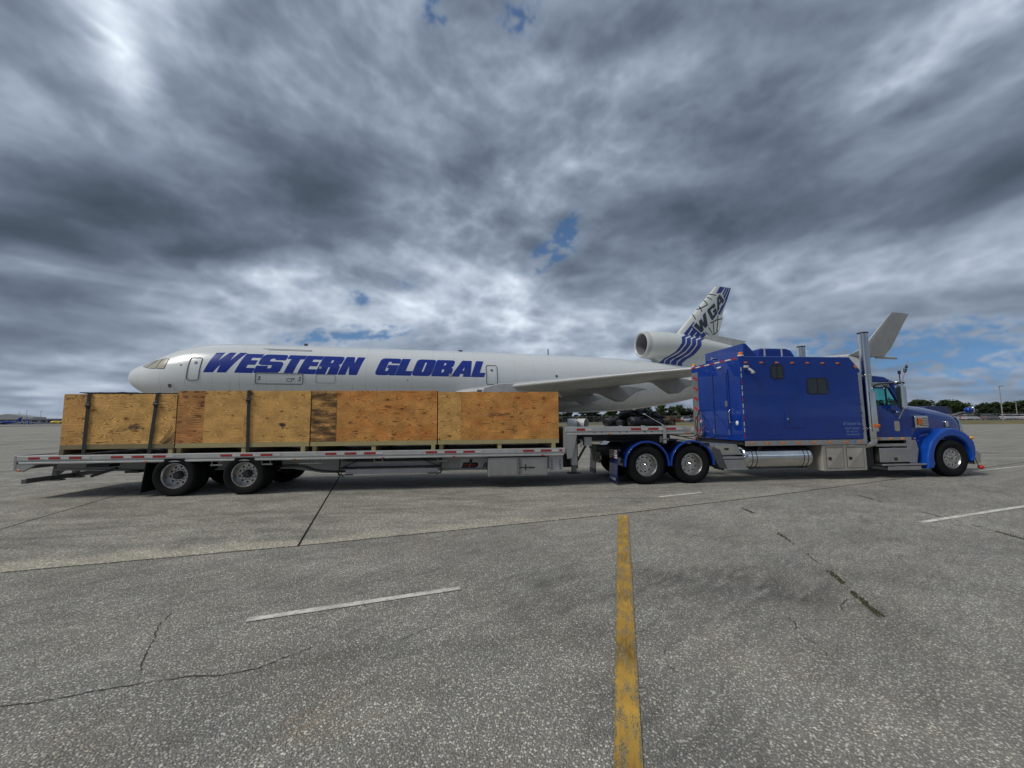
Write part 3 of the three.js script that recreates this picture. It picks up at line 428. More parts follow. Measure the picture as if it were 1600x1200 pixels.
  // main gear
  const g = part('main_gear', plane), bz = 5.3 * s; mesh('strut', [cyl([32.6, 1.0, bz], [32.3, 3.7, bz], 0.2), cyl([31.9, 0.95, bz], [33.3, 0.95, bz], 0.12), bar([32.6, 1.3, bz], [33.9, 3.3, bz], 0.1, 0.1)], airGrey, g);
  for (const a of [31.9, 33.3]) for (const d of [-0.7, 0.7]) mesh('tyre', new THREE.TorusGeometry(0.46, 0.2, 10, 24).scale(1, 1, 1.1).translate(a, 0.66, bz + d), MT.rubber, g);
}
{
  const g = part('nose_gear', plane); mesh('strut', [cyl([6.6, 0.6, 0], [6.3, 2.8, 0], 0.12), bar([6.6, 1.0, 0], [7.6, 2.7, 0], 0.08, 0.08)], airGrey, g);
  for (const d of [-0.35, 0.35]) mesh('tyre', new THREE.TorusGeometry(0.36, 0.16, 10, 24).translate(6.6, 0.52, d), MT.rubber, g);
  // wing-to-body fairing
  const rings = []; for (let i = 0; i <= 16; i++) { const t = i / 16, a = mix(22.5, 41.5, t), k = Math.pow(Math.sin(Math.PI * clamp(t, 0.02, 0.98)), 0.55), o = []; for (let j = 0; j < 28; j++) { const q = j / 28 * 2 * Math.PI; o.push([a, 3.55 + Math.cos(q) * 1.25 * k - 0.1, Math.sin(q) * (1.6 + 1.75 * k)]); } rings.push(o); }
  mesh('belly_fairing', loft(rings), airLight, plane);
}
// ---- tail: fin, centre engine, livery print (station 46..64, height 6.5..18.5) ----
const LX0 = 46, LX1 = 64, LY0 = 6.5, LY1 = 18.5;
const tailTex = canvasTex(2048, 1365, (x, W, H) => {
  const P = ([a, y]) => [(a - LX0) / (LX1 - LX0) * W, (LY1 - y) / (LY1 - LY0) * H];
  x.fillStyle = 'rgb(220,222,216)'; x.fillRect(0, 0, W, H);
  const r = rng(9); for (let i = 0; i < 500; i++) { const k = 185 + 40 * r(); x.fillStyle = `rgba(${k},${k},${k * 0.97},0.07)`; x.fillRect(r() * W, r() * H, 10 + 140 * r(), 4 + 30 * r()); }
  x.fillStyle = 'rgba(140,145,148,0.5)'; for (const a of [50.4, 53.2, 55.6]) x.fillRect(P([a, 0])[0], P([0, 12])[1], 2, P([0, 8.5])[1] - P([0, 12])[1]);
  const poly = (l) => { x.beginPath(); l.forEach((p, i) => i ? x.lineTo(...P(p)) : x.moveTo(...P(p))); x.closePath(); }, path = (l) => { x.beginPath(); l.forEach((p, i) => i ? x.lineTo(...P(p)) : x.moveTo(...P(p))); };
  // four blue bands with white gaps sweeping from the fin round the nacelle to the body
  const E = [[[54.88, 13.23], [53.1, 11.38], [52.25, 11.05], [52.01, 10.27], [51.32, 9.34], [50.15, 8.45], [49.45, 7.95], [48.9, 7.4]], [[54.62, 12.4], [53.73, 11.27], [52.84, 10.95], [52.55, 10.2], [51.81, 9.31], [50.45, 8.37], [50.33, 7.89], [49.8, 7.4]], [[55.17, 11.93], [54.5, 11.27], [53.58, 10.94], [53.36, 10.24], [52.6, 9.3], [51.2, 8.3], [51.13, 7.81], [50.7, 7.4]], [[55.73, 11.55], [55.23, 11.16], [54.32, 10.85], [54.11, 10.18], [53.3, 9.19], [52.1, 8.25], [51.99, 7.75], [51.6, 7.4]], [[56.59, 11.77], [55.97, 11.15], [54.99, 10.74], [54.82, 10.12], [53.99, 9.05], [52.75, 8.14], [52.71, 7.73], [52.4, 7.4]]];
  x.fillStyle = 'rgb(26,50,136)'; poly([...E[0], ...[...E[4]].reverse()]); x.fill();
  x.strokeStyle = 'rgb(214,217,215)'; x.lineWidth = 17; for (const e of E.slice(1, 4)) { path(e); x.stroke(); }
  x.fillStyle = 'rgb(26,50,136)'; for (const l of [[[59.26, 18.2], [60.05, 18.2], [59.19, 17.12], [58.43, 16.97]], [[60.1, 18.2], [61.4, 18.2], [58.92, 14.39], [58.43, 14.4], [59.76, 16.22], [59.42, 17.0]]]) { poly(l); x.fill(); }
  x.lineWidth = 11; for (const l of [[[60.29, 17.96], [59.57, 16.77]], [[60.6, 17.89], [59.71, 16.31]]]) { path(l); x.stroke(); }
  // globe lines
  x.strokeStyle = 'rgb(26,30,34)'; x.lineWidth = 15; x.lineJoin = 'round';
  for (const l of [[[56.44, 12.04], [56.91, 11.83], [57.45, 11.79], [57.99, 11.93], [58.34, 12.22], [58.46, 12.41]], [[57.02, 12.69], [57.57, 12.0]], [[57.78, 13.39], [57.87, 11.97]], [[58.58, 14.23], [58.49, 13.25], [58.29, 12.31]], [[57.27, 13.24], [57.65, 13.34], [58.21, 13.65], [59.16, 13.91]], [[57.46, 16.85], [58.36, 16.73]], [[57.15, 16.47], [57.72, 16.12]], [[56.69, 16.05], [57.03, 15.47], [56.15, 14.99], [55.44, 14.79]], [[55.93, 15.35], [56.17, 14.51]], [[54.94, 14.23], [55.16, 13.51]]]) { path(l); x.stroke(); }
  // three dark letters up the fin
  const L = [[[54.78, 12.7], [55.22, 13.14], [55.71, 12.69], [55.59, 13.32], [55.96, 13.67], [56.28, 13.23], [56.22, 14.11], [56.65, 14.54], [56.91, 12.89], [56.5, 12.51], [56.13, 12.86], [56.26, 12.29], [55.86, 11.91]], [[56.91, 14.61], [56.99, 14.86], [58.03, 15.74], [58.13, 15.66], [58.23, 15.35], [57.85, 15.0], [57.79, 15.13], [57.42, 14.79], [57.76, 14.14], [58.07, 14.46], [58.01, 14.62], [57.86, 14.47], [57.75, 14.73], [58.28, 15.22], [58.51, 14.5], [57.7, 13.6], [57.53, 13.63]], [[58.52, 16.42], [58.96, 16.91], [59.72, 16.22], [59.37, 15.77], [59.2, 15.96], [58.84, 15.5], [58.85, 15.09], [58.47, 14.62]]];
  x.strokeStyle = 'rgb(214,217,215)'; x.lineWidth = 30; for (const l of L) { poly(l); x.stroke(); }
  x.fillStyle = 'rgb(38,50,58)'; for (const l of L) { poly(l); x.fill(); }
  x.fillStyle = 'rgb(214,217,215)'; poly([[58.86, 15.9], [59.03, 16.11], [58.86, 16.4]]); x.fill();
});
const tailMat = new THREE.MeshPhysicalMaterial({ map: tailTex, roughness: 0.4, clearcoat: 0.3, clearcoatRoughness: 0.3 });
function liveryUV(g) { g = clean(g); const p = g.attributes.position, uv = new Float32Array(p.count * 2); for (let i = 0; i < p.count; i++) { uv[2 * i] = (p.getX(i) - LX0) / (LX1 - LX0); uv[2 * i + 1] = (p.getY(i) - LY0) / (LY1 - LY0); } g.setAttribute('uv', new THREE.BufferAttribute(uv, 2)); return g; }
{
  const flip = (r) => r.map(([a, b, y]) => [a, y, b]);
  mesh('tail_fin', liveryUV(loft([[52.3, 58.5, 11.4, 0.7], [54.6, 58.95, 13.8, 0.55], [55.1, 59.3, 14.3, 0.5], [58.47, 60.86, 17.9, 0.28]].map(([l, t, y, th]) => flip(airfoil([l, 0, y], [t, 0, y], th, 12))))), tailMat, plane, true);
  mesh('rudder_base', liveryUV(prism([[57.6, 11.8], [58.54, 11.9], [59.45, 14.18], [58.6, 14.22]], 0.09, -0.09, 0.03)), tailMat, plane, true);
  const prof = [[47.95, 1.2], [47.82, 1.34], [47.9, 1.44], [48.3, 1.54], [49.4, 1.64], [51, 1.66], [53, 1.6], [55, 1.42], [57, 1.12], [59, 0.84], [60.4, 0.62]], ns = 48;
  const nac = loft(prof.map(([a, r]) => [...Array(ns).keys()].map((j) => { const q = j / ns * 2 * Math.PI; return [a, 10.2 - 0.02 * (a - 48) + r * Math.cos(q), r * Math.sin(q)]; })), true, false);
  const e = part('tail_engine', plane); mesh('nacelle', liveryUV(nac), tailMat, e, true);
  const ringAt = (a, r) => [...Array(ns).keys()].map((j) => { const q = j / ns * 2 * Math.PI; return [a, 10.2 + r * Math.cos(q), r * Math.sin(q)]; });
  mesh('inlet_lip', loft([ringAt(48.35, 1.55), ringAt(47.98, 1.48), ringAt(47.8, 1.4), ringAt(47.78, 1.32), ringAt(47.9, 1.22)], true, false), airLight, e);
  mesh('inlet_duct', loft([ringAt(47.9, 1.22), ringAt(48.6, 1.15), ringAt(50.2, 1.2)], true, false), worn(0.3, 0.31, 0.33, 0.6), e);
  mesh('fan', [cyl([50.15, 10.2, 0], [50.2, 10.2, 0], 1.2, 1.2, 40), new THREE.ConeGeometry(0.35, 0.7, 20).rotateZ(Math.PI / 2).translate(49.8, 10.2, 0)], airDark, e);
  mesh('exhaust_cone', loft([ringAt(60.3, 0.5), ringAt(60.9, 0.4), ringAt(61.8, 0.1)].map((r) => r.map(([a, y, z]) => [a, y - 0.25, z])), true, false), worn(0.24, 0.22, 0.2, 0.5, 0.7), e);
  mesh('engine_support', liveryUV(prism([[49.2, 8.85], [50.0, 7.5], [57, 6.9], [58.8, 9.2], [57, 9.6], [51, 9.4]], 0.62, -0.62, 0.2, [], 3)), tailMat, plane, true);
  mesh('fin_fairing', prism([[52.6, 11.4], [53.2, 11.72], [56.4, 11.98], [62.6, 11.25], [61.3, 10.45], [56, 10.7]], 0.2, -0.2, 0.08), airLight, plane);
}

// ================= TRAILER, CRATES, LOAD =================
// local x runs forward along the rig, z = 0 is the side facing the photographer and -z goes across it
const RIG = [-8.093, 0, -9.562], TURN = 5.853 * DEG;
const rigThing = (name, label, category, group) => thing(name, label, category, RIG, TURN, group);

// ---- road wheel: axis along z, outer face at z = 0 ----
function tyreGeo(R, r, w) {
  const t = [], g = 0.012, hw = w / 2, pts = [[r, -hw * 0.72], [r + 0.03, -hw * 0.86], [mix(r, R, 0.45), -hw * 1.0], [mix(r, R, 0.8), -hw * 0.96], [R - 0.018, -hw * 0.84], [R, -hw * 0.76]];
  for (const p of pts) t.push(p);
  for (const c of [-0.5, -0.17, 0.17, 0.5]) { const q = c * hw * 1.3; t.push([R, q - 0.008], [R - g, q - 0.006], [R - g, q + 0.006], [R, q + 0.008]); }
  for (const p of [...pts].reverse()) t.push([p[0], -p[1]]);
  return toCreasedNormals(lathe(t, 56), 0.6).rotateX(Math.PI / 2).translate(0, 0, -hw);
}
const shared = {};
function wheel(parent, x, y, zFace, R, { width = 0.27, kind = 'dual', out = 1, inner = true } = {}) {
  const key = [R, width, kind].join();
  if (!shared[key]) {
    const rr = 0.292, dish = kind === 'steer' ? 0.05 : 0.185, S = {};
    S.tyre = join(tyreGeo(R, rr, width)); S.inner = join(tyreGeo(R, rr, width).translate(0, 0, -width - 0.06));
    S.rim = join([toCreasedNormals(lathe([[rr + 0.012, -0.012], [rr + 0.014, 0.004], [rr - 0.002, 0.006], [rr - 0.012, -0.012], [rr - 0.022, -0.05], [rr - 0.03, -dish * 0.8], [rr - 0.045, -dish - 0.02], [rr - 0.03, -dish - 0.05]], 48), 0.5).rotateX(Math.PI / 2).translate(0, 0, -width * 0.14)]);
    const s = new THREE.Shape(); s.absarc(0, 0, rr - 0.035, 0, 2 * Math.PI); for (let i = 0; i < 10; i++) { const a = (i + 0.5) / 10 * 2 * Math.PI, p = new THREE.Path(); p.absellipse(Math.cos(a) * 0.2, Math.sin(a) * 0.2, kind === 'drive' ? 0.036 : 0.028, kind === 'drive' ? 0.022 : 0.028, 0, 2 * Math.PI, false, a + Math.PI / 2); s.holes.push(p); }
    S.disc = join(new THREE.ExtrudeGeometry(s, { depth: 0.014, bevelEnabled: true, bevelSize: 0.004, bevelThickness: 0.004, bevelSegments: 2, curveSegments: 14 }).translate(0, 0, -dish - width * 0.14 + (kind === 'steer' ? 0.01 : 0)));
    S.back = join(cyl([0, 0, -dish - 0.16], [0, 0, -dish - 0.13], 0.26, 0.26, 28));
    const z0 = -dish - width * 0.14 + 0.016; S.lugs = join([...Array(10).keys()].map((i) => { const a = i / 10 * 2 * Math.PI; return cyl([Math.cos(a) * 0.143, Math.sin(a) * 0.143, z0], [Math.cos(a) * 0.143, Math.sin(a) * 0.143, z0 + 0.035], 0.017, 0.013, 7); }));
    S.hub = join(kind === 'drive' ? [cyl([0, 0, z0], [0, 0, z0 + 0.06], 0.115, 0.105, 28), new THREE.ConeGeometry(0.085, 0.1, 24).rotateX(Math.PI / 2).translate(0, 0, z0 + 0.11)] : kind === 'steer' ? [cyl([0, 0, z0], [0, 0, z0 + 0.05], 0.105, 0.09, 28), cyl([0, 0, z0 + 0.05], [0, 0, z0 + 0.085], 0.06, 0.05, 20)] : [cyl([0, 0, z0], [0, 0, z0 + 0.09], 0.105, 0.09, 28), cyl([0, 0, z0 + 0.09], [0, 0, z0 + 0.12], 0.07, 0.06, 20)]);
    S.hubMat = kind === 'trailer' ? MT.frame : MT.chrome; shared[key] = S;
  }
  const S = shared[key], w = part('wheel', parent); w.position.set(x, y, zFace); if (out < 0) w.rotation.y = Math.PI; w.rotation.z = (x * 7.3) % 1.2;
  inst('tyre', S.tyre, MT.rubber, w, 0, 0, 0); if (inner) inst('tyre', S.inner, MT.rubber, w, 0, 0, 0);
  inst('rim', S.rim, MT.alu, w, 0, 0, 0); inst('wheel_disc', S.disc, MT.alu, w, 0, 0, 0); inst('brake_drum', S.back, MT.frame, w, 0, 0, 0); inst('hub', S.hub, S.hubMat, w, 0, 0, 0); const l = inst('lug_nuts', S.lugs, kind === 'trailer' ? MT.steel : MT.chrome, w, 0, 0, 0); l.userData.kind = 'stuff';
  return w;
}

// ---- trailer ----
const trailer = rigThing('flatbed_trailer', 'long aluminium step deck flatbed trailer coupled to the blue truck', 'trailer');
const WID = 2.56;
const deckWood = worn(0.2, 0.16, 0.11, 0.9);
// floor planks of lower and upper deck
for (let i = 0; i < 8; i++) { const z = -0.07 - i * (WID - 0.14) / 8; mesh('deck_plank', bx(-3.36, 9.5, 0.965, 1.0 + (i % 3) * 0.001, z - 0.008, z - (WID - 0.14) / 8 + 0.008), i % 2 ? deckWood : MT.aluDull, trailer); mesh('deck_plank', bx(9.62, 13.02, 1.5, 1.545 + (i % 3) * 0.001, z - 0.008, z - (WID - 0.14) / 8 + 0.008), i % 2 ? deckWood : MT.aluDull, trailer); }
for (const z of [0, -WID + 0.07]) {
  const o = z ? -1 : 1, zf = z ? -WID : 0;
  mesh('side_rail', [rb(-3.4, 9.55, 0.895, 1.01, z, z - 0.07, 0.01), bx(-3.4, 9.55, 0.86, 0.895, z - 0.016, z - 0.066), rb(-3.36, 9.5, 0.815, 0.86, z - 0.004, z - 0.06, 0.01)], MT.aluRail, trailer);
  mesh('side_rail', [rb(9.55, 13.08, 1.43, 1.555, z, z - 0.07, 0.01), bx(9.6, 13.06, 1.395, 1.43, z - 0.016, z - 0.066), rb(9.6, 13.06, 1.345, 1.395, z - 0.004, z - 0.06, 0.01)], MT.aluRail, trailer);
  // reflective tape
  const reds = [[-3.16, -2.91], [-2.73, -2.48], [-2.3, -2.03], [-1.41, -1.14], [-0.96, -0.68], [-0.5, -0.21], [1.01, 1.28], [1.47, 1.75], [1.93, 2.21], [3.45, 3.72], [3.92, 4.2], [4.39, 4.67], [5.91, 6.2], [6.39, 6.68], [6.86, 7.16], [8.41, 8.71], [8.88, 9.17], [9.38, 9.45]];
  for (const [a, b] of reds) { mesh('reflector_red', bx(a, b, 0.925, 0.975, zf + 0.002 * o, zf + 0.006 * o), MT.redTape, trailer); if (b < 9.4) mesh('reflector_white', bx(b + 0.002, b + 0.18, 0.925, 0.975, zf + 0.002 * o, zf + 0.006 * o), MT.whiteTape, trailer); }
  for (const [a, b] of [[9.86, 10.09], [11.36, 11.65], [11.85, 12.14], [12.34, 12.64]]) { mesh('reflector_red', bx(a, b, 1.46, 1.515, zf + 0.002 * o, zf + 0.006 * o), MT.redTape, trailer); mesh('reflector_white', bx(b + 0.002, b + 0.18, 1.46, 1.515, zf + 0.002 * o, zf + 0.006 * o), MT.whiteTape, trailer); }
  for (const x of [-0.65, 2.72, 4.85, 6.62, 8.93]) mesh('marker_lamp', rb(x - 0.03, x + 0.03, 0.822, 0.85, zf + 0.001 * o, zf + 0.02 * o, 0.006), x > 4 ? MT.red : MT.amber, trailer);
  for (const x of [10.75, 12.98]) mesh('marker_lamp', rb(x - 0.035, x + 0.035, 1.352, 1.385, zf + 0.001 * o, zf + 0.02 * o, 0.006), MT.amber, trailer);
  // stake pockets and winches under the rail
  for (const x of [0.91, 2.05, 2.95, 3.22, 4.73, 6.31]) mesh('winch_bracket', [bx(x - 0.11, x - 0.09, 0.69, 0.815, z - 0.02, z - 0.05), bx(x + 0.09, x + 0.11, 0.69, 0.815, z - 0.02, z - 0.05), cyl([x - 0.13, 0.715, z - 0.035], [x + 0.15, 0.715, z - 0.035], 0.018, 0.018, 10)], MT.steel, trailer);
  for (const x of [10.35, 10.55, 11.05, 11.25, 11.75, 11.95]) mesh('stake_pocket', bx(x - 0.012, x + 0.012, 1.396, 1.43, z - 0.004, z - 0.02), MT.frame, trailer);
}
// rear sill and lamps
mesh('rear_sill', [rb(-3.46, -3.4, 0.68, 1.02, -0.005, -WID + 0.005, 0.01)], MT.aluDull, trailer);
mesh('corner_bracket', prism([[-3.4, 0.66], [-3.4, 0.81], [-3.0, 0.81], [-3.28, 0.64]], -0.01, -0.08, 0.004), MT.aluDull, trailer);
mesh('tail_lamp', rb(-3.4, -3.3, 0.66, 0.7, 0.0, -0.06, 0.01), MT.amber, trailer);
for (const z of [-0.35, -0.6, -1.9, -2.2]) mesh('tail_lamp', rb(-3.475, -3.46, 0.78, 0.88, z, z - 0.12, 0.01), MT.red, trailer);
// underrun guard
const guard = part('underrun_guard', trailer);
mesh('guard_bar', rb(-3.38, -3.27, 0.36, 0.47, -0.12, -WID + 0.12, 0.01), MT.steel, guard);
for (const z of [-0.75, -1.25]) { mesh('guard_post', [prism([[-3.36, 0.36], [-3.24, 0.36], [-3.16, 0.82], [-3.3, 0.82]], z, z - 0.05, 0.004), bar([-3.28, 0.45, z - 0.03], [-2.85, 0.8, z - 0.03], 0.05, 0.05), bx(-3.4, -3.1, 0.34, 0.375, z + 0.05, z - 0.1)], MT.steel, guard); }
// main beams with white web, cross members
const webZ = [-0.72, -WID + 0.72];
for (const z of webZ) {
  mesh('main_beam', [prism([[-3.2, 0.62], [-3.2, 0.86], [9.55, 0.86], [9.55, 0.42], [3.2, 0.42], [2.4, 0.56], [-1.2, 0.56]], z + 0.008, z - 0.008), prism([[-3.2, 0.6], [-3.2, 0.625], [-1.2, 0.565], [2.4, 0.565], [3.2, 0.43], [9.55, 0.43], [9.55, 0.4], [3.2, 0.4], [2.4, 0.535], [-1.2, 0.535]], z + 0.07, z - 0.07)], MT.whiteDull, trailer);
  mesh('neck_beam', [prism([[9.45, 0.42], [9.45, 1.36], [12.6, 1.36], [12.6, 1.16], [10.2, 1.14], [10.05, 1.02], [9.95, 0.42]], z + 0.012, z - 0.012)], MT.frame, trailer);
}
for (let i = 0; i < 32; i++) mesh('cross_member', bx(-3.1 + i * 0.4, -3.06 + i * 0.4, 0.8, 0.9, -0.08, -WID + 0.08), MT.aluDull, trailer);
for (let i = 0; i < 8; i++) mesh('cross_member', bx(9.8 + i * 0.42, 9.84 + i * 0.42, 1.36, 1.45, -0.08, -WID + 0.08), MT.steel, trailer);
// builder's emblem on the white web, half hidden by the tool box
{
  const t = canvasTex(512, 160, (x, W, H) => {
    x.fillStyle = 'rgb(196,198,200)'; x.fillRect(0, 0, W, H); x.fillStyle = 'rgb(22,22,28)';
    x.beginPath(); x.moveTo(20, 150); x.lineTo(60, 60); x.lineTo(250, 60); x.quadraticCurveTo(320, 64, 300, 110); x.quadraticCurveTo(285, 150, 230, 150); x.closePath(); x.fill();
    x.beginPath(); x.moveTo(150, 60); x.lineTo(195, 60); x.lineTo(215, 10); x.lineTo(150, 10); x.lineTo(144, 24); x.lineTo(166, 26); x.closePath(); x.fill();
    x.strokeStyle = 'rgb(176,60,60)'; x.lineWidth = 9; x.beginPath(); x.moveTo(50, 92); x.lineTo(236, 92); x.quadraticCurveTo(262, 96, 250, 122); x.lineTo(36, 122); x.stroke(); x.strokeStyle = 'rgb(196,198,200)'; x.lineWidth = 5; x.beginPath(); x.moveTo(180, 64); x.lineTo(150, 150); x.stroke();
    x.font = 'bold 120px sans-serif'; x.save(); x.transform(1, 0, -0.3, 1, 366, 150); x.fillText('A', 0, 0); x.restore();
  });
  const g = new THREE.PlaneGeometry(0.85, 0.27).translate(7.18, 0.57, webZ[0] + 0.0125); mesh('maker_emblem', g, new THREE.MeshStandardMaterial({ map: t, roughness: 0.7 }), trailer, true);
}
// stowed side boards in a hanging rack
const rack = part('board_rack', trailer);
for (const [y0, y1, z] of [[0.4, 0.525, -0.28], [0.575, 0.7, -0.42]]) mesh('side_board', rb(3.86, 6.2, y0, y1, z, z - 0.05, 0.006), MT.whiteDull, rack);
for (const x of [3.72, 6.28]) { const d = x < 5 ? 1 : -1; mesh('rack_hanger', [bar([x, 0.4, -0.2], [x, 0.8, -0.3], 0.03, 0.03), bar([x, 0.4, -0.2], [x + 0.35 * d, 0.4, -0.22], 0.025, 0.03), bar([x, 0.56, -0.22], [x + 0.5 * d, 0.76, -0.3], 0.025, 0.025), bar([x, 0.56, -0.22], [x + 0.4 * d, 0.54, -0.34], 0.03, 0.03), bar([x + 0.12 * d, 0.36, -0.2], [x - 0.05 * d, 0.47, -0.2], 0.02, 0.02)], MT.frame, rack); }
mesh('rack_shelf', [bx(3.75, 6.25, 0.545, 0.57, -0.3, -0.65), bx(3.75, 6.25, 0.73, 0.76, -0.34, -0.65)], MT.frame, rack);
// tool box with cam latch
const tbx = part('tool_box', trailer);
mesh('box_body', rb(7.5, 9.07, 0.3, 0.78, -0.04, -0.64, 0.012), MT.aluDull, tbx);
mesh('box_door', [rb(7.52, 8.25, 0.34, 0.715, -0.025, -0.045, 0.006), rb(8.38, 9.05, 0.34, 0.715, -0.025, -0.045, 0.006)], MT.alu, tbx);
mesh('lock_rod', [cyl([8.31, 0.28, -0.02], [8.31, 0.79, -0.02], 0.012, 0.012, 8), ...[0.4, 0.5, 0.63, 0.73].map((y) => cyl([8.31, y - 0.02, -0.02], [8.31, y + 0.02, -0.02], 0.026, 0.026, 10))], MT.steel, tbx);
mesh('latch_handle', [bar([8.31, 0.52, -0.01], [8.62, 0.515, -0.005], 0.025, 0.014), bar([8.48, 0.45, -0.01], [8.48, 0.6, -0.01], 0.03, 0.014), bar([8.56, 0.515, 0], [8.72, 0.513, 0], 0.035, 0.02)], MT.frame, tbx);
// step at the gooseneck: side plates, landing legs, bolted panel
for (const [z, o] of [[-0.01, 1], [-WID + 0.04, -1]]) {
  mesh('neck_plate', prism([[9.5, 1.01], [9.5, 1.6], [9.86, 1.58], [9.86, 1.32], [9.8, 1.05], [9.72, 0.74], [9.6, 0.72], [9.56, 1.01]], z, z - 0.03, 0.004), MT.aluDull, trailer);
  mesh('bolt_panel', bx(9.12, 9.5, 0.42, 0.8, z - 0.12 * o, z - 0.14 * o), MT.whiteDull, trailer); const bl = mesh('bolts', [...Array(10).keys()].map((i) => cyl([i < 5 ? 9.2 : 9.42, 0.46 + (i % 5) * 0.055, z - 0.12 * o], [i < 5 ? 9.2 : 9.42, 0.46 + (i % 5) * 0.055, z - 0.1 * o], 0.014, 0.014, 6)), MT.frame, trailer); bl.userData.kind = 'stuff';
  const leg = part('landing_leg', trailer), lz = z - 0.36 * o; mesh('leg_tube', [bx(9.78, 9.94, 0.52, 1.34, lz - 0.07, lz + 0.07)], MT.whiteDull, leg); mesh('inner_leg', bx(9.8, 9.92, 0.33, 0.52, lz - 0.055, lz + 0.055), MT.steel, leg); mesh('leg_foot', [bx(9.7, 10.02, 0.29, 0.315, lz - 0.14, lz + 0.14), bx(9.82, 9.9, 0.31, 0.34, lz - 0.05, lz + 0.05)], MT.frame, leg); mesh('leg_brace', [bar([9.94, 0.6, lz], [10.3, 1.2, lz], 0.05, 0.05), bx(9.95, 10.02, 0.4, 1.3, lz - 0.2, lz - 0.16)], MT.frame, leg);
}
mesh('bulkhead', bx(9.52, 9.56, 0.98, 1.5, -0.05, -WID + 0.05), deckWood, trailer);
mesh('kingpin_plate', [bx(11.0, 13.0, 1.12, 1.17, -0.55, -WID + 0.55), bx(10.1, 12.9, 1.17, 1.36, -0.85, -WID + 0.85)], MT.frame, trailer);
mesh('leg_crank', [cyl([10.0, 1.2, -0.1], [10.0, 1.2, -0.4], 0.02, 0.02, 8), bar([10.0, 1.2, -0.1], [10.0, 1.02, -0.1], 0.03, 0.02), bx(10.1, 10.3, 1.05, 1.28, -0.12, -0.3)], MT.aluDull, trailer);
// axles, springs, wheels, flaps, airline
for (const [x, i] of [[-0.02, 0], [1.56, 1]]) {
  mesh('axle', [cyl([x, 0.47, -0.3], [x, 0.47, -WID + 0.3], 0.065, 0.065, 14), bx(x - 0.1, x + 0.1, 0.5, 0.62, -0.75, -0.65), bx(x - 0.1, x + 0.1, 0.5, 0.62, -WID + 0.65, -WID + 0.75)], MT.frame, trailer);
  for (const z of [-0.7, -WID + 0.7]) mesh('air_spring', lathe([[0.05, 0.5], [0.13, 0.52], [0.15, 0.6], [0.14, 0.7], [0.12, 0.8]], 18).translate(x + 0.42, 0.0, z), MT.rubber, trailer);
  mesh('suspension_arm', [bar([x - 0.6, 0.62, -0.7], [x + 0.5, 0.5, -0.7], 0.07, 0.1), bar([x - 0.6, 0.62, -WID + 0.7], [x + 0.5, 0.5, -WID + 0.7], 0.07, 0.1)], MT.frame, trailer);
  wheel(trailer, x, 0.482, 0.0, 0.482, { kind: 'trailer' }); wheel(trailer, x, 0.482, -WID, 0.482, { kind: 'trailer', out: -1 });
}
for (const z of [-0.02, -WID + 0.62]) mesh('mud_flap', prism([[-0.74, 0.1], [-0.66, 0.8], [-0.64, 0.8], [-0.72, 0.1]], z, z - 0.6), MT.rubber, trailer);
mesh('mud_flap_hanger', bx(-0.7, -0.2, 0.78, 0.82, -0.1, -WID + 0.1), MT.frame, trailer);
for (const y of [0.0, 0.03]) mesh('air_line', tube([[1.9, 0.6 + y, -0.5], [2.7, 0.62 + y, -0.4], [3.2, 0.5 + y, -0.3], [3.75, 0.46 + y, -0.3], [4.4, 0.47 + y, -0.45]], 0.012, 30, 6), MT.black, trailer);
mesh('air_tank', cyl([-2.4, 0.66, -0.9], [-1.3, 0.66, -0.9], 0.13, 0.13, 20), MT.frame, trailer);
mesh('spare_bracket', [bx(-2.1, -1.6, 0.7, 0.78, -0.2, -0.5), bar([-2.3, 0.45, -0.6], [-1.5, 0.66, -0.3], 0.06, 0.06), bx(-1.25, -0.95, 0.55, 0.6, -0.2, -0.5)], MT.frame, trailer);
for (const x of [10.62, 11.1, 11.72]) mesh('deck_ring', rb(x - 0.05, x + 0.05, 1.545, 1.585, -0.02, -0.08, 0.01), MT.alu, trailer);
mesh('front_lamp_box', rb(12.86, 13.04, 1.37, 1.48, 0.001, -0.02, 0.005), MT.aluDull, trailer);

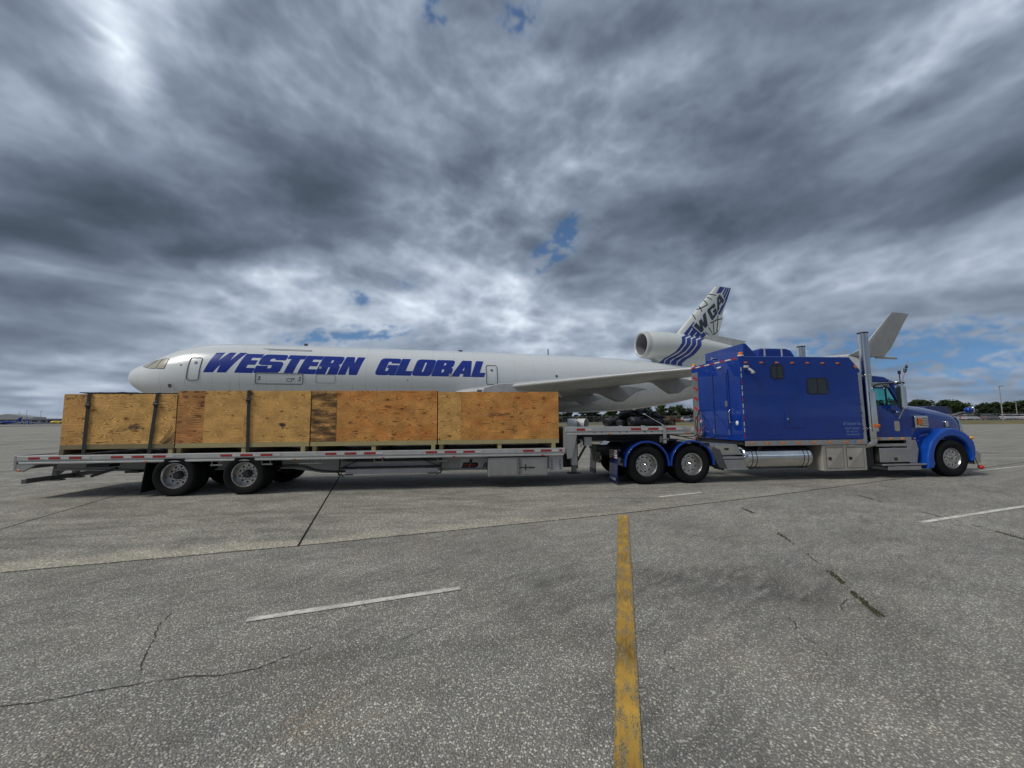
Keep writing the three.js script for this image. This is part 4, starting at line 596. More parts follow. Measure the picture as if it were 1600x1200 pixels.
// ---- plywood ----
function plyTexture(wm, hm, seed, tone, o = {}) {
  const W = Math.round(wm * 300), H = Math.round(hm * 300), r = rng(seed), q = seed * 13.7;
  const knots = [...Array(o.knots ?? Math.round(wm * 4)).keys()].map(() => [r() * wm, r() * hm, 0.008 + 0.016 * r(), 0.5 + 0.5 * r()]);
  return canvasTex(W, H, (x) => {
    const im = x.createImageData(W, H), d = im.data;
    for (let j = 0; j < H; j++) for (let i = 0; i < W; i++) {
      const u = i / 300, v = j / 300;
      const wv = fbm2(u * 1.1 + q, v * 2.3, 3), g = fbm2(u * 0.6 + q + wv * 0.2, v * 3.4 - q, 2) + 0.03 * fbm2(u * 5, v * 9 + q, 2), c = Math.abs(((g * 1.7 * (o.figure ?? 5.5)) % 1 + 1) % 1 - 0.5) * 2;
      const line = sst(0.45, 0.98, c) * clamp(0.65 + 0.8 * fbm2(u * 2 + 5, v * 3 + q, 3)), streak = n2(u * 3 + q, v * 130) * 0.5 + n2(u * 7, v * 260 + q) * 0.5;
      let k = 1 - 0.44 * line + 0.05 * streak + 0.13 * fbm2(u * 1.6 - q, v * 1.6, 3), kr = 0, dk = 0;
      for (const [kx, ky, ks, kd] of knots) { const dd = Math.hypot((u - kx) / 1.7, v - ky) / ks; if (dd < 3) { dk = Math.max(dk, kd * sst(1.25, 0.55, dd)); kr += 0.12 * Math.exp(-((dd - 1.6) ** 2)); } }
      k -= kr; if (o.weather) k *= 1 - o.weather * clamp(0.5 + 1.1 * fbm2(u * 1.3 + q, v * 6, 4));
      if (o.redden) { const b = clamp(0.2 + 1.2 * fbm2(u * 1.2 + 2 * q, v * 1.5, 3)) * o.redden; kr = b; } else kr = 0;
      const p = (j * W + i) * 4; d[p] = 255 * clamp(tone[0] * (k + 0.02) * (1 - dk * 0.72)); d[p + 1] = 255 * clamp(tone[1] * (k - line * 0.03 - kr * 0.12) * (1 - dk * 0.84)); d[p + 2] = 255 * clamp(tone[2] * (k - line * 0.1 - kr * 0.2) * (1 - dk * 0.88)); d[p + 3] = 255;
    }
    x.putImageData(im, 0, 0);
    // rows of nail heads
    x.fillStyle = 'rgba(40,26,14,0.8)'; for (const cx of o.nails || []) for (let y = 0.07; y < hm; y += 0.16 + 0.1 * r()) x.fillRect((cx + 0.01 * r()) * 300, y * 300, 4, 4);
    if (o.scuff) { x.strokeStyle = 'rgba(45,32,20,0.75)'; for (let i = 0; i < 9; i++) { x.lineWidth = 3 + 5 * r(); x.beginPath(); const a = o.scuff[0] * 300, b = o.scuff[1] * 300; x.moveTo(a + i * 8 - 10, b + 90 - (8 - i) * 3); x.quadraticCurveTo(a + 40 + i * 9, b + 30, a + 70 + i * 8, b - 60 + i * 17); x.stroke(); } }
    if (o.smudge) { for (let i = 0; i < 60; i++) { x.fillStyle = `rgba(50,40,32,${0.1 + 0.12 * r()})`; x.beginPath(); x.ellipse((o.smudge[0] + (r() - 0.5) * o.smudge[2]) * 300, (o.smudge[1] + (r() - 0.5) * o.smudge[3]) * 300, 6 + 16 * r(), 2 + 5 * r(), 0, 0, 7); x.fill(); } }
    for (const [cx, cy, len] of o.stamps || []) for (let l = 0; l < 3; l++) for (let y = 0; y < len; y += 0.018) if (r() > 0.3) { x.fillStyle = 'rgba(45,32,30,0.75)'; x.fillRect((cx + l * 0.035) * 300, (cy + y) * 300, 5 + 3 * r(), 3); }
  });
}
const plyEdge = worn(0.4, 0.27, 0.12, 0.85), inPly = worn(0.46, 0.31, 0.14, 0.85);
function crate(label, x0, x1, yTop, sheets, railMat) {
  const t = rigThing('plywood_crate', label, 'crate', 'plywood crates in a row on the trailer deck'), yb = 1.25, zf = -0.035, zb = -2.42;
  for (const [a, b, tex, dz] of sheets) { const hm = yTop - yb, g = rb(a + 0.002, b - 0.002, yb, yTop - 0.003, zf + dz, zf - 0.018 + dz, 0.002, 1); clean(g); const c = clean(g), p = c.attributes.position, uv = new Float32Array(p.count * 2); for (let i = 0; i < p.count; i++) { uv[2 * i] = (p.getX(i) - a) / (b - a); uv[2 * i + 1] = (p.getY(i) - yb) / hm; } c.setAttribute('uv', new THREE.BufferAttribute(uv, 2)); mesh('plywood_sheet', c, new THREE.MeshStandardMaterial({ map: tex, roughness: 0.8, bumpMap: fineB, bumpScale: 0.002 }), t, true); }
  mesh('end_panel', bx(x0, x0 + 0.018, yb, yTop - 0.02, zf - 0.02, zb), inPly, t); mesh('end_panel', bx(x1 - 0.018, x1, yb, yTop - 0.02, zf - 0.02, zb), inPly, t); mesh('back_panel', bx(x0, x1, yb, yTop - 0.02, zb - 0.002, zb - 0.02), inPly, t); mesh('lid', bx(x0 - 0.004, x1 + 0.004, yTop - 0.02, yTop, zf - 0.02, zb - 0.02), plyEdge, t);
  for (const z of [zf + 0.004, -0.8, -1.6, zb + 0.06]) mesh('base_rail', rb(x0 + 0.004, x1 - 0.004, 1.14, 1.247, z, z - 0.04, 0.004, 1), railMat, t);
  const n = Math.max(2, Math.round((x1 - x0) / 1.05)); for (let i = 0; i < n; i++) { const x = mix(x0 + 0.1, x1 - 0.12, i / (n - 1)) + 0.08 * Math.sin(i * 3 + x0); mesh('skid_block', rb(x - 0.05, x + 0.05, 1.012, 1.138, zf + 0.01 - 0.02 * (i % 2), zb, 0.004, 1), i % 3 ? MT.lumber : MT.lumberDark, t); }
  return t;
}
const TA = [0.88, 0.69, 0.395], TB = [0.85, 0.65, 0.37], TC = [0.77, 0.56, 0.32], TD = [0.85, 0.615, 0.325];
crate('plywood crate nearest the trailer tail, two black straps and slanted scuff marks', -2.56, -0.07, 2.45, [[-2.56, -1.98, plyTexture(0.58, 1.2, 3, TB, { knots: 2, figure: 4 }), 0], [-1.98, -0.07, plyTexture(1.91, 1.2, 4, TA, { knots: 10, scuff: [1.6, 0.95], smudge: [1.0, 0.78, 0.22, 0.12] }), 0.003]], worn(0.3, 0.24, 0.12, 0.9));
crate('tall light plywood crate with wavy grain and one black strap, second from trailer tail', -0.05, 3.045, 2.53, [[-0.05, 0.56, plyTexture(0.61, 1.28, 5, TC, { knots: 7, redden: 0.6, figure: 3 }), 0], [0.56, 1.6, plyTexture(1.04, 1.28, 6, TA, { figure: 9, knots: 5, stamps: [[0.93, 0.62, 0.55]] }), 0.003], [1.6, 3.045, plyTexture(1.44, 1.28, 7, TA, { figure: 8, knots: 6, smudge: [0.78, 0.85, 0.1, 0.08] }), 0]], MT.lumber);
crate('reddish plywood crate with a weathered grey left sheet, no strap, third from trailer tail', 3.07, 6.185, 2.53, [[3.07, 3.68, plyTexture(0.61, 1.28, 8, TB, { weather: 0.55, knots: 3, smudge: [0.25, 0.95, 0.3, 0.4] }), 0.003], [3.68, 6.185, plyTexture(2.5, 1.28, 9, TD, { redden: 0.9, knots: 14, figure: 6 }), 0]], MT.lumber);
crate('plywood crate nearest the truck with rows of nail heads and a dark stamp', 6.205, 9.385, 2.5, [[6.205, 6.8, plyTexture(0.6, 1.25, 10, TA, { figure: 7, knots: 3, nails: [0.08, 0.57] }), 0], [6.8, 9.385, plyTexture(2.58, 1.25, 11, TD, { redden: 0.7, figure: 7, knots: 11, nails: [0.02, 0.46], stamps: [[1.37, 0.1, 0.34], [1.37, 0.5, 0.06], [1.36, 0.88, 0.24]], smudge: [1.0, 0.6, 0.5, 0.08] }), 0.003]], MT.lumber);

// ---- tie-down straps ----
function strap(label, xt, xb, yTop, ry) {
  const t = rigThing('ratchet_strap', label, 'strap', 'black ratchet straps over the crates'), w = 0.04, z = -0.012, zb = -2.47;
  mesh('webbing', [prism([[xt - w, yTop + 0.004], [xt + w, yTop + 0.004], [xb + w, 1.012], [xb - w, 1.012]].map(([a, y]) => [a, y]), z + 0.006, z + 0.002), bx(xt - w, xt + w, yTop + 0.003, yTop + 0.008, z + 0.006, zb), bx(xt - w, xt + w, 1.012, yTop + 0.004, zb + 0.004, zb)], MT.webbing, t);
  const xr = mix(xt, xb, (yTop - ry) / (yTop - 1.0)); mesh('ratchet', [rb(xr - 0.05, xr + 0.05, ry - 0.07, ry + 0.04, z + 0.005, z + 0.03, 0.01), cyl([xr - 0.055, ry - 0.02, z + 0.025], [xr + 0.055, ry - 0.02, z + 0.025], 0.018, 0.018, 10)], MT.frame, t);
}
strap('black strap nearest the trailer tail over the first crate', -2.0, -2.02, 2.45, 2.2);
strap('black strap over the first crate just left of its scuff marks', -0.5, -0.6, 2.45, 2.22);
strap('black strap down the middle of the tall light crate', 1.58, 1.62, 2.53, 2.32);
{ const t = rigThing('plastic_sheeting', 'dark grey plastic sheeting lying flat on the crate nearest the trailer tail', 'sheeting');
  const wob = (x0, x1, y, z0, z1, s) => { const g = new THREE.BoxGeometry(x1 - x0, 0.018, z0 - z1, 40, 1, 6).translate((x0 + x1) / 2, y, (z0 + z1) / 2), p = g.attributes.position; for (let i = 0; i < p.count; i++) p.setY(i, p.getY(i) + 0.012 * Math.max(0, fbm2(p.getX(i) * 3 + s, p.getZ(i) * 3, 3)) * 2); g.computeVertexNormals(); return g; };
  mesh('folded_sheet', wob(-2.3, -1.05, 2.487, -0.1, -1.5, 1), MT.black, t); mesh('folded_sheet', wob(-2.15, -0.12, 2.465, -0.06, -1.2, 5), worn(0.05, 0.052, 0.055, 0.5), t); }

// ---- load on the upper deck ----
const UD = 1.556;
function tarpRoll(label, x, z, dx, dz, len, r, y0, seed) {
  const t = rigThing('rolled_tarp', label, 'tarp', 'black tarps piled on the upper deck'), l = Math.hypot(dx, dz), ux = dx / l, uz = dz / l, rings = [], N = 32;
  for (let i = 0; i <= 22; i++) { const q = i / 22, o = [], k = 0.9 + 0.12 * Math.sin(q * 3.1), pinch = 1 - 0.18 * Math.exp(-(((q - 0.3) / 0.05) ** 2)) - 0.18 * Math.exp(-(((q - 0.72) / 0.05) ** 2)); for (let j = 0; j < N; j++) { const a = j / N * 2 * Math.PI, rr = r * k * pinch * (1 + 0.16 * fbm3(Math.cos(a) * 2 + seed, Math.sin(a) * 2, q * 5, 4)); const py = Math.max(-r * 0.82, Math.sin(a) * rr), pw = Math.cos(a) * rr * 1.08; o.push([x + ux * q * len - uz * pw, y0 + r * 0.83 + py, z + uz * q * len + ux * pw]); } rings.push(o); }
  mesh('roll', loft(rings, true, true), MT.tarp, t);
  const sp = []; for (let i = 0; i <= 90; i++) { const a = i / 90 * 6 * Math.PI, rr = r * (0.12 + 0.72 * i / 90); sp.push([x - ux * 0.012 - uz * Math.cos(a) * rr, y0 + r * 0.84 + Math.sin(a) * rr * 0.92, z - uz * 0.012 + ux * Math.cos(a) * rr]); }
  mesh('rolled_edge', tube(sp, 0.012, 140, 5), MT.tarp, t); return t;
}
tarpRoll('rolled black tarp at the left end of the pile on the upper deck', 10.95, -0.75, 0.8, -0.75, 1.5, 0.135, UD, 1);
tarpRoll('rolled black tarp in the middle of the pile on the upper deck, smallest roll', 11.3, -0.7, 0.7, -0.8, 1.3, 0.1, UD, 2);
tarpRoll('thick rolled black tarp at the right of the pile under the grey strap', 11.62, -0.62, 0.95, -0.35, 1.15, 0.15, UD, 3);
{ const t = rigThing('crumpled_tarp', 'crumpled black tarp thrown over the rolled tarps on the upper deck', 'tarp', 'black tarps piled on the upper deck');
  const g = new THREE.IcosahedronGeometry(1, 24), p = g.attributes.position; for (let i = 0; i < p.count; i++) { const v = V(p.getX(i), p.getY(i), p.getZ(i)), rd = 1 - Math.abs(fbm3(v.x * 2.3, v.y * 2.3, v.z * 2.3, 5, 0.55)) * 0.9 + 0.2 * fbm3(v.x * 1.1 + 4, v.y, v.z, 3); v.multiplyScalar(rd); p.setXYZ(i, 12.15 + v.x * 0.72 - v.z * 0.1, UD + 0.31 + v.y * 0.2 - Math.max(0, v.x) * 0.06, -1.15 + v.z * 0.5); } g.computeVertexNormals(); mesh('tarp_folds', g, MT.tarp, t); }
{ const t = rigThing('webbing_strap', 'pale grey strap across the black tarps down to the upper deck rail', 'strap'); mesh('webbing', [bar([12.05, UD + 0.33, -0.62], [12.28, UD + 0.05, -0.05], 0.09, 0.008), bar([12.28, UD + 0.05, -0.05], [12.3, UD - 0.005, 0.012], 0.09, 0.008), bx(12.26, 12.35, 1.1, UD, 0.009, 0.016), bar([12.05, UD + 0.33, -0.62], [12.0, UD + 0.5, -1.3], 0.09, 0.008)], MT.webGrey, t); mesh('winch', [rb(12.18, 12.24, 1.12, 1.28, 0.012, -0.06, 0.01), cyl([12.18, 1.2, -0.02], [12.42, 1.2, -0.02], 0.04, 0.04, 14)], MT.steel, t); }
// timber dunnage: beams lying across the deck
{ const r = rng(41); let n = 0; for (let row = 0; row < 3; row++) for (let i = 0; i < 7; i++) { const x = 12.55 + i * 0.11 + (row % 2) * 0.05, y = UD + row * 0.092, z = -1.0 - 0.16 * r() - i * 0.02; if (row === 2 && i < 3) continue; const o = mesh('dunnage_timber', rb(x, x + 0.095 + 0.008 * r(), y + 0.002, y + 0.088, z, z - 1.05 - 0.2 * r(), 0.006, 1).rotateY(0), [MT.lumberDark, worn(0.1, 0.075, 0.05, 0.95), worn(0.16, 0.12, 0.08, 0.95)][n++ % 3], scene); o.position.set(...RIG); o.rotation.y = TURN; tag(o, `${['first', 'second', 'third', 'fourth', 'fifth', 'sixth', 'seventh'][i]} timber from left in the ${['bottom', 'middle', 'top'][row]} row of the stack by the tarps`, 'timber', 'timber beams stacked behind the black tarps'); } }
// two curved white edge guards
for (const [x, z, rot, label] of [[9.98, -0.95, 0.2, 'curved white plastic guard nearest the last crate on the upper deck'], [10.32, -1.05, 0.75, 'curved white plastic guard standing open beside the black tarps']]) {
  const o = [], N = 26; for (let i = 0; i <= N; i++) { const a = (-20 + 220 * i / N) * DEG; o.push([Math.cos(a) * 0.165, Math.sin(a) * 0.165]); } for (let i = N; i >= 0; i--) { const a = (-20 + 220 * i / N) * DEG; o.push([Math.cos(a) * 0.15, Math.sin(a) * 0.15]); }
  const t = rigThing('edge_guard', label, 'edge guard', 'white curved guards on the upper deck'), g = prism(o, 0.13, -0.13, 0.003).rotateY(Math.PI / 2 - rot).translate(x, UD + 0.06, z); mesh('guard_shell', g, MT.white, t); mesh('guard_rib', cyl([x - 0.06, UD + 0.03, z - 0.1], [x + 0.04, UD + 0.03, z + 0.1], 0.03, 0.03, 10), MT.frame, t);
}

// ================= TRACTOR =================
const truck = rigThing('semi_truck', 'blue conventional semi truck with long box sleeper and chrome exhaust stacks', 'truck');
const TW = 2.46, SX0 = 14.6, SX1 = 18.38, SB = 1.13, ST = 3.52;
// ---- chassis ----
for (const z of [-0.82, -1.64]) mesh('frame_rail', [prism([[10.75, 0.72], [10.75, 0.97], [22.1, 0.97], [22.1, 0.72]], z + 0.006, z - 0.006), bx(10.75, 22.1, 0.72, 0.735, z + 0.04, z - 0.04), bx(10.75, 22.1, 0.955, 0.97, z + 0.04, z - 0.04)], MT.frame, truck);
for (const x of [10.8, 12.4, 14.2, 16.2, 18.4, 20.2]) mesh('frame_cross_member', bx(x - 0.04, x + 0.04, 0.76, 0.93, -0.82, -1.64), MT.frame, truck);
mesh('fifth_wheel', [prism([[11.7, 0.98], [11.75, 1.11], [13.3, 1.13], [13.4, 0.98]], -0.72, -1.74, 0.01)], MT.black, truck);
for (const x of [11.78, 13.07]) {
  mesh('drive_axle', [cyl([x, 0.515, -0.3], [x, 0.515, -TW + 0.3], 0.09, 0.09, 16), new THREE.SphereGeometry(0.24, 20, 14).translate(x, 0.515, -TW / 2)], MT.frame, truck);
  wheel(truck, x, 0.515, 0.0, 0.515, { kind: 'drive' }); wheel(truck, x, 0.515, -TW, 0.515, { kind: 'drive', out: -1 });
  mesh('air_bag', [lathe([[0.05, 0.45], [0.14, 0.48], [0.15, 0.62], [0.13, 0.72]], 18).translate(x + 0.35, 0, -0.75), lathe([[0.05, 0.45], [0.14, 0.48], [0.15, 0.62], [0.13, 0.72]], 18).translate(x + 0.35, 0, -TW + 0.75)], MT.rubber, truck);
  for (const z of [0.01, -TW + 0.63]) {       // half round fender with a rolled lip
    const f = part('drive_fender', truck), arc = (r, a0, a1, n = 30) => [...Array(n + 1).keys()].map((i) => { const t = mix(a0, a1, i / n) * DEG; return [x + r * Math.cos(t), 0.53 + r * Math.sin(t)]; });
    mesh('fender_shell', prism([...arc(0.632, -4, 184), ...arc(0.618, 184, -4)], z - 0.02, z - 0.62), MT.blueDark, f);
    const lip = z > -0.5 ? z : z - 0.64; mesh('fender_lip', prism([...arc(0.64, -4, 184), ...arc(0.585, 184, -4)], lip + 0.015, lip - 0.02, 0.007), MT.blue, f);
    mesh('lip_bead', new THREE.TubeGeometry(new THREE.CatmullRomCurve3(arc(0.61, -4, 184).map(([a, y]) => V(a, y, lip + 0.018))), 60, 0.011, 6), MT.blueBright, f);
  }
}
mesh('fender_skirt', prism([[13.68, 0.98], [13.9, 0.9], [14.08, 0.36], [13.86, 0.4], [13.72, 0.62], [13.6, 0.85]], 0.0, -0.5, 0.01), worn(0.09, 0.095, 0.1, 0.6), truck);
// ---- rear flaps, plate, text strips ----
const flapTex = canvasTex(256, 128, (x, W, H) => { x.fillStyle = 'rgb(200,200,198)'; x.fillRect(0, 0, W, H); x.fillStyle = 'rgb(150,24,28)'; x.font = 'bold 112px serif'; x.fillText('1020', 8, 96); x.strokeStyle = 'rgb(20,20,24)'; x.lineWidth = 3; x.strokeText('1020', 8, 96); });
for (const [z, k] of [[-0.01, 1], [-TW + 0.61, 0]]) {
  const f = part('mud_flap', truck);
  mesh('flap_sheet', prism([[10.92, 0.06], [10.98, 0.92], [11.0, 0.92], [10.94, 0.06]], z, z - 0.6, 0.003), paint(0.012, 0.02, 0.13, 0.6), f);
  const g = new THREE.PlaneGeometry(0.58, 0.16).rotateY(-Math.PI / 2).translate(10.955, 0.84, z - 0.3); mesh('number_strip', g, new THREE.MeshStandardMaterial({ map: flapTex, roughness: 0.6 }), f, true);
  for (const [a, c] of [[0.1, MT.whiteTape], [0.3, MT.redTape], [0.5, MT.whiteTape]]) mesh('flap_reflector', bx(10.95, 10.962, 0.7, 0.745, z - a - 0.09, z - a + 0.09), c, f);
  const t = canvasTex(256, 48, (x, W, H) => { x.fillStyle = 'rgb(18,24,60)'; x.fillRect(0, 0, W, H); x.fillStyle = 'rgb(190,196,206)'; x.font = 'bold 44px sans-serif'; x.fillText('T A Y L O R', 4, 40); });
  mesh('flap_lettering', new THREE.PlaneGeometry(0.56, 0.1).rotateY(-Math.PI / 2).translate(10.922, 0.15, z - 0.3), new THREE.MeshStandardMaterial({ map: t, roughness: 0.6 }), f, true);
}
mesh('flap_bar', [bx(11.0, 11.05, 0.9, 0.95, 0, -TW), bx(10.72, 11.02, 0.86, 0.98, -0.7, -1.76)], MT.frame, truck);
{ const t = canvasTex(256, 128, (x) => { x.fillStyle = 'rgb(176,170,150)'; x.fillRect(0, 0, 256, 128); x.fillStyle = 'rgb(60,62,66)'; x.font = 'bold 80px sans-serif'; x.fillText('P 7 2 4', 14, 92); }); mesh('rear_plate_bracket', bx(10.7, 10.72, 0.52, 0.84, -0.7, -1.4), MT.steel, truck); mesh('license_plate', new THREE.PlaneGeometry(0.62, 0.28).rotateY(-Math.PI / 2).translate(10.695, 0.68, -1.05), new THREE.MeshStandardMaterial({ map: t, roughness: 0.6 }), truck, true); }
// ---- sleeper box ----
const sl = part('sleeper_box', truck);
mesh('sleeper_shell', prism([[SX0, SB], [SX0, ST], [SX1 - 0.32, ST], [SX1, ST - 0.38], [SX1, SB]], 0, -TW, 0.035, [], 4), MT.blue, sl);
mesh('sill_trim', rb(SX0 + 0.04, SX1 - 0.01, 0.985, 1.125, 0.012, -0.02, 0.008), MT.alu, sl); mesh('sill_trim', rb(SX0 + 0.04, SX1 - 0.01, 0.985, 1.125, -TW - 0.012, -TW + 0.02, 0.008), MT.alu, sl);
mesh('corner_trim', prism([[SX1 - 0.08, 0.985], [SX1 - 0.1, 3.06], [SX1 + 0.006, 3.06], [SX1 + 0.012, 0.985]], 0.01, -0.05, 0.004), MT.alu, sl);
for (let i = 0; i < 9; i++) mesh('trim_hole', bx(SX1 - 0.09, SX1 - 0.065, 1.2 + i * 0.13, 1.2 + i * 0.13 + (i % 2 ? 0.07 : 0.03), 0.009, 0.014), i % 3 ? MT.frame : MT.chrome, sl);
mesh('floor_pan', bx(SX0 + 0.05, SX1 - 0.05, 1.0, 1.14, -0.08, -TW + 0.08), MT.frame, sl);
function capWindow(x0, x1, y0, y1, r) { const w = part('sleeper_window', sl), xm = (x0 + x1) / 2; mesh('window_frame', prism(shapeOf(rrect(x0, x1, y0, y1, r, 6), [rrect(x0 + 0.025, x1 - 0.025, y0 + 0.025, y1 - 0.025, r * 0.8, 6)]), 0.018, -0.002, 0.004), MT.black, w); mesh('pane', prism(rrect(x0 + 0.02, xm - 0.012, y0 + 0.02, y1 - 0.02, r * 0.5), 0.008, 0.002), MT.darkGlass, w); mesh('pane', prism(rrect(xm + 0.012, x1 - 0.02, y0 + 0.02, y1 - 0.02, r * 0.5), 0.008, 0.002), MT.darkGlass, w); mesh('centre_bar', bx(xm - 0.012, xm + 0.012, y0 + 0.02, y1 - 0.02, 0.003, 0.014), MT.black, w); }
capWindow(15.54, 15.93, 2.87, 3.28, 0.08); capWindow(16.64, 17.28, 2.44, 2.9, 0.07);
{ const d = part('access_hatch', sl); mesh('hatch_panel', prism(rrect(15.88, 16.47, 1.48, 2.01, 0.05, 5), 0.014, -0.001, 0.006), MT.blue, d); mesh('hatch_lock', cyl([15.96, 1.73, 0.012], [15.96, 1.73, 0.024], 0.028, 0.028, 14), MT.chrome, d); mesh('hatch_handle', rb(15.92, 16.03, 1.62, 1.645, 0.012, 0.024, 0.005), MT.blueDark, d); }
function marker(x, y, parent, z = 0.012, m = MT.amber) { mesh('marker_lamp', [rb(x - 0.048, x + 0.048, y - 0.024, y + 0.024, z, z - 0.012, 0.006), rb(x - 0.03, x + 0.044, y - 0.02, y + 0.02, z + 0.022, z - 0.004, 0.012)], m, parent); }
for (let i = 0; i < 7; i++) marker(14.8 + i * 0.475, 3.33, sl); for (let i = 0; i < 8; i++) marker(14.83 + i * 0.474, 1.055, sl, 0.024);
mesh('marker_lamp', rb(-0.05, 0.05, -0.03, 0.03, 0, 0.02, 0.01).rotateZ(-0.85).translate(SX1 - 0.18, ST - 0.3, 0.01), MT.amber, sl);
mesh('blue_sticker', bx(17.97, 18.03, 1.03, 1.09, 0.012, 0.0155), worn(0.05, 0.25, 0.6, 0.5), sl);
// security camera
mesh('camera', [rb(14.72, 14.84, 3.17, 3.24, 0.0, 0.08, 0.02), cyl([14.8, 3.15, 0.1], [14.9, 3.04, 0.16], 0.035, 0.035, 14), rb(14.86, 14.95, 3.0, 3.06, 0.1, 0.18, 0.02)], MT.white, sl);
// owner's lettering
{ const t = canvasTex(512, 384, (x, W, H) => { x.clearRect(0, 0, W, H); x.fillStyle = 'rgb(24,56,146)'; x.fillRect(0, 0, W, H); x.fillStyle = 'rgb(150,172,214)'; x.save(); x.transform(1, 0, -0.25, 1, 30, 0); x.font = 'italic 84px serif'; x.fillText('M Taylor Inc.', 8, 86); x.restore(); x.font = '54px sans-serif'; x.fillText('USDOT 3892958', 70, 190); x.fillText('MC 1421812', 110, 266); x.fillText('VIN APM01974', 96, 342); });
  const a = canvasTex(512, 384, (x, W, H) => { x.fillStyle = '#000'; x.fillRect(0, 0, W, H); x.fillStyle = '#fff'; x.save(); x.transform(1, 0, -0.25, 1, 30, 0); x.font = 'italic 84px serif'; x.fillText('M Taylor Inc.', 8, 86); x.restore(); x.font = '54px sans-serif'; x.fillText('USDOT 3892958', 70, 190); x.fillText('MC 1421812', 110, 266); x.fillText('VIN APM01974', 96, 342); }); a.colorSpace = THREE.NoColorSpace;
  mesh('door_lettering', new THREE.PlaneGeometry(0.6, 0.45).translate(17.94, 1.42, 0.0035), new THREE.MeshStandardMaterial({ map: t, alphaMap: a, transparent: true, roughness: 0.5 }), sl, true); }
// rear wall: door, chevron strip, tape, lamps (the wall faces -x)
const RW = SX0 - 0.002;
{ const d = part('rear_door', sl); mesh('door_panel', rb(RW - 0.025, RW + 0.01, 1.22, 3.2, -0.5, -1.28, 0.02, 3), MT.blue, d); mesh('door_rib', [bx(RW - 0.034, RW - 0.024, 1.3, 3.1, -0.54, -0.58), bx(RW - 0.034, RW - 0.024, 1.3, 3.1, -1.2, -1.24)], MT.blueDark, d); mesh('door_lock', rb(RW - 0.05, RW - 0.02, 2.1, 2.26, -0.55, -0.65, 0.01), MT.alu, d); mesh('door_hinge', [rb(RW - 0.05, RW - 0.02, 1.27, 1.42, -1.24, -1.28, 0.01), rb(RW - 0.05, RW - 0.02, 1.27, 1.42, -0.52, -0.56, 0.01)], MT.chrome, d); }
mesh('grab_handle', tube([[RW, 1.62, -0.42], [RW - 0.08, 1.66, -0.42], [RW - 0.09, 1.82, -0.42], [RW - 0.08, 1.98, -0.42], [RW, 2.02, -0.42]], 0.018, 24, 8), MT.chrome, sl);
mesh('chevron_panel', bx(RW - 0.006, RW, 1.14, 3.3, -2.06, -2.42), MT.alu, sl);
for (let i = 0; i < 6; i++) mesh('chevron', bar([RW - 0.009, 1.34 + i * 0.34, -2.1], [RW - 0.009, 1.46 + i * 0.34, -2.34], 0.006, 0.075), MT.redTape, sl);
for (let i = 0; i < 9; i++) mesh(i % 2 ? 'reflector_white' : 'reflector_red', bx(RW - 0.006, RW, ST - 0.075, ST - 0.035, -0.08 - i * 0.26, -0.08 - (i + 1) * 0.26), i % 2 ? MT.whiteTape : MT.redTape, sl);
for (let i = 0; i < 12; i++) mesh(i % 3 ? 'reflector_white' : 'reflector_red', bx(SX0 + 0.036, SX0 + 0.06, 1.2 + i * 0.17, 1.2 + i * 0.17 + 0.12, 0.001, 0.004), i % 3 ? MT.whiteTape : MT.redTape, sl);
for (const [z, y] of [[-0.22, 1.62], [-1.98, 1.66]]) mesh('work_lamp', new THREE.SphereGeometry(0.055, 18, 12).scale(0.5, 1.2, 1).translate(RW, y, z), MT.lens, sl);
mesh('door_lamp', rb(RW - 0.05, RW, 3.27, 3.32, -0.78, -0.95, 0.015), MT.lens, sl);
for (const [x, y, z] of [[14.72, ST, -0.08], [14.66, ST - 0.02, -2.36]]) { const b = part('beacon', sl); mesh('beacon_base', cyl([x, y, z], [x, y + 0.035, z], 0.085, 0.08, 20), MT.white, b); mesh('beacon_lens', lathe([[0.066, 0], [0.066, 0.05], [0.055, 0.08], [0, 0.095]], 20).translate(x, y + 0.035, z), z < -1 ? MT.amberLit : MT.amber, b); }
mesh('roof_camera', [cyl([14.68, ST, -1.25], [14.68, ST + 0.09, -1.25], 0.014), rb(14.58, 14.78, ST + 0.07, ST + 0.13, -1.21, -1.29, 0.02)], MT.chrome, sl);
// roof: wedge fairing, strapped box, vent
mesh('roof_fairing', prism([[14.98, ST - 0.01], [14.98, ST + 0.42], [15.06, ST + 0.43], [15.46, ST + 0.0]], -0.3, -2.2, 0.012), MT.blue, sl);
{ const c = part('roof_unit', sl); mesh('unit_cover', prism([[15.62, ST - 0.01], [15.7, ST + 0.3], [15.8, ST + 0.345], [16.6, ST + 0.345], [16.76, ST + 0.29], [16.95, ST - 0.01]], -0.6, -1.8, 0.04, [], 3), MT.blue, c); for (const x of [15.86, 16.42]) mesh('unit_strap', prism([[x, ST + 0.3], [x, ST + 0.352], [x + 0.045, ST + 0.352], [x + 0.045, ST + 0.3]], -0.585, -1.8), MT.white, c); for (const x of [15.86, 16.42]) mesh('unit_strap', bx(x, x + 0.045, ST, ST + 0.34, -0.594, -0.6), MT.white, c); }
mesh('roof_vent', [rb(17.2, 17.5, ST - 0.01, ST + 0.08, -1.2, -1.6, 0.03), rb(17.65, 17.85, ST - 0.01, ST + 0.03, -0.3, -0.5, 0.01)], MT.black, sl);
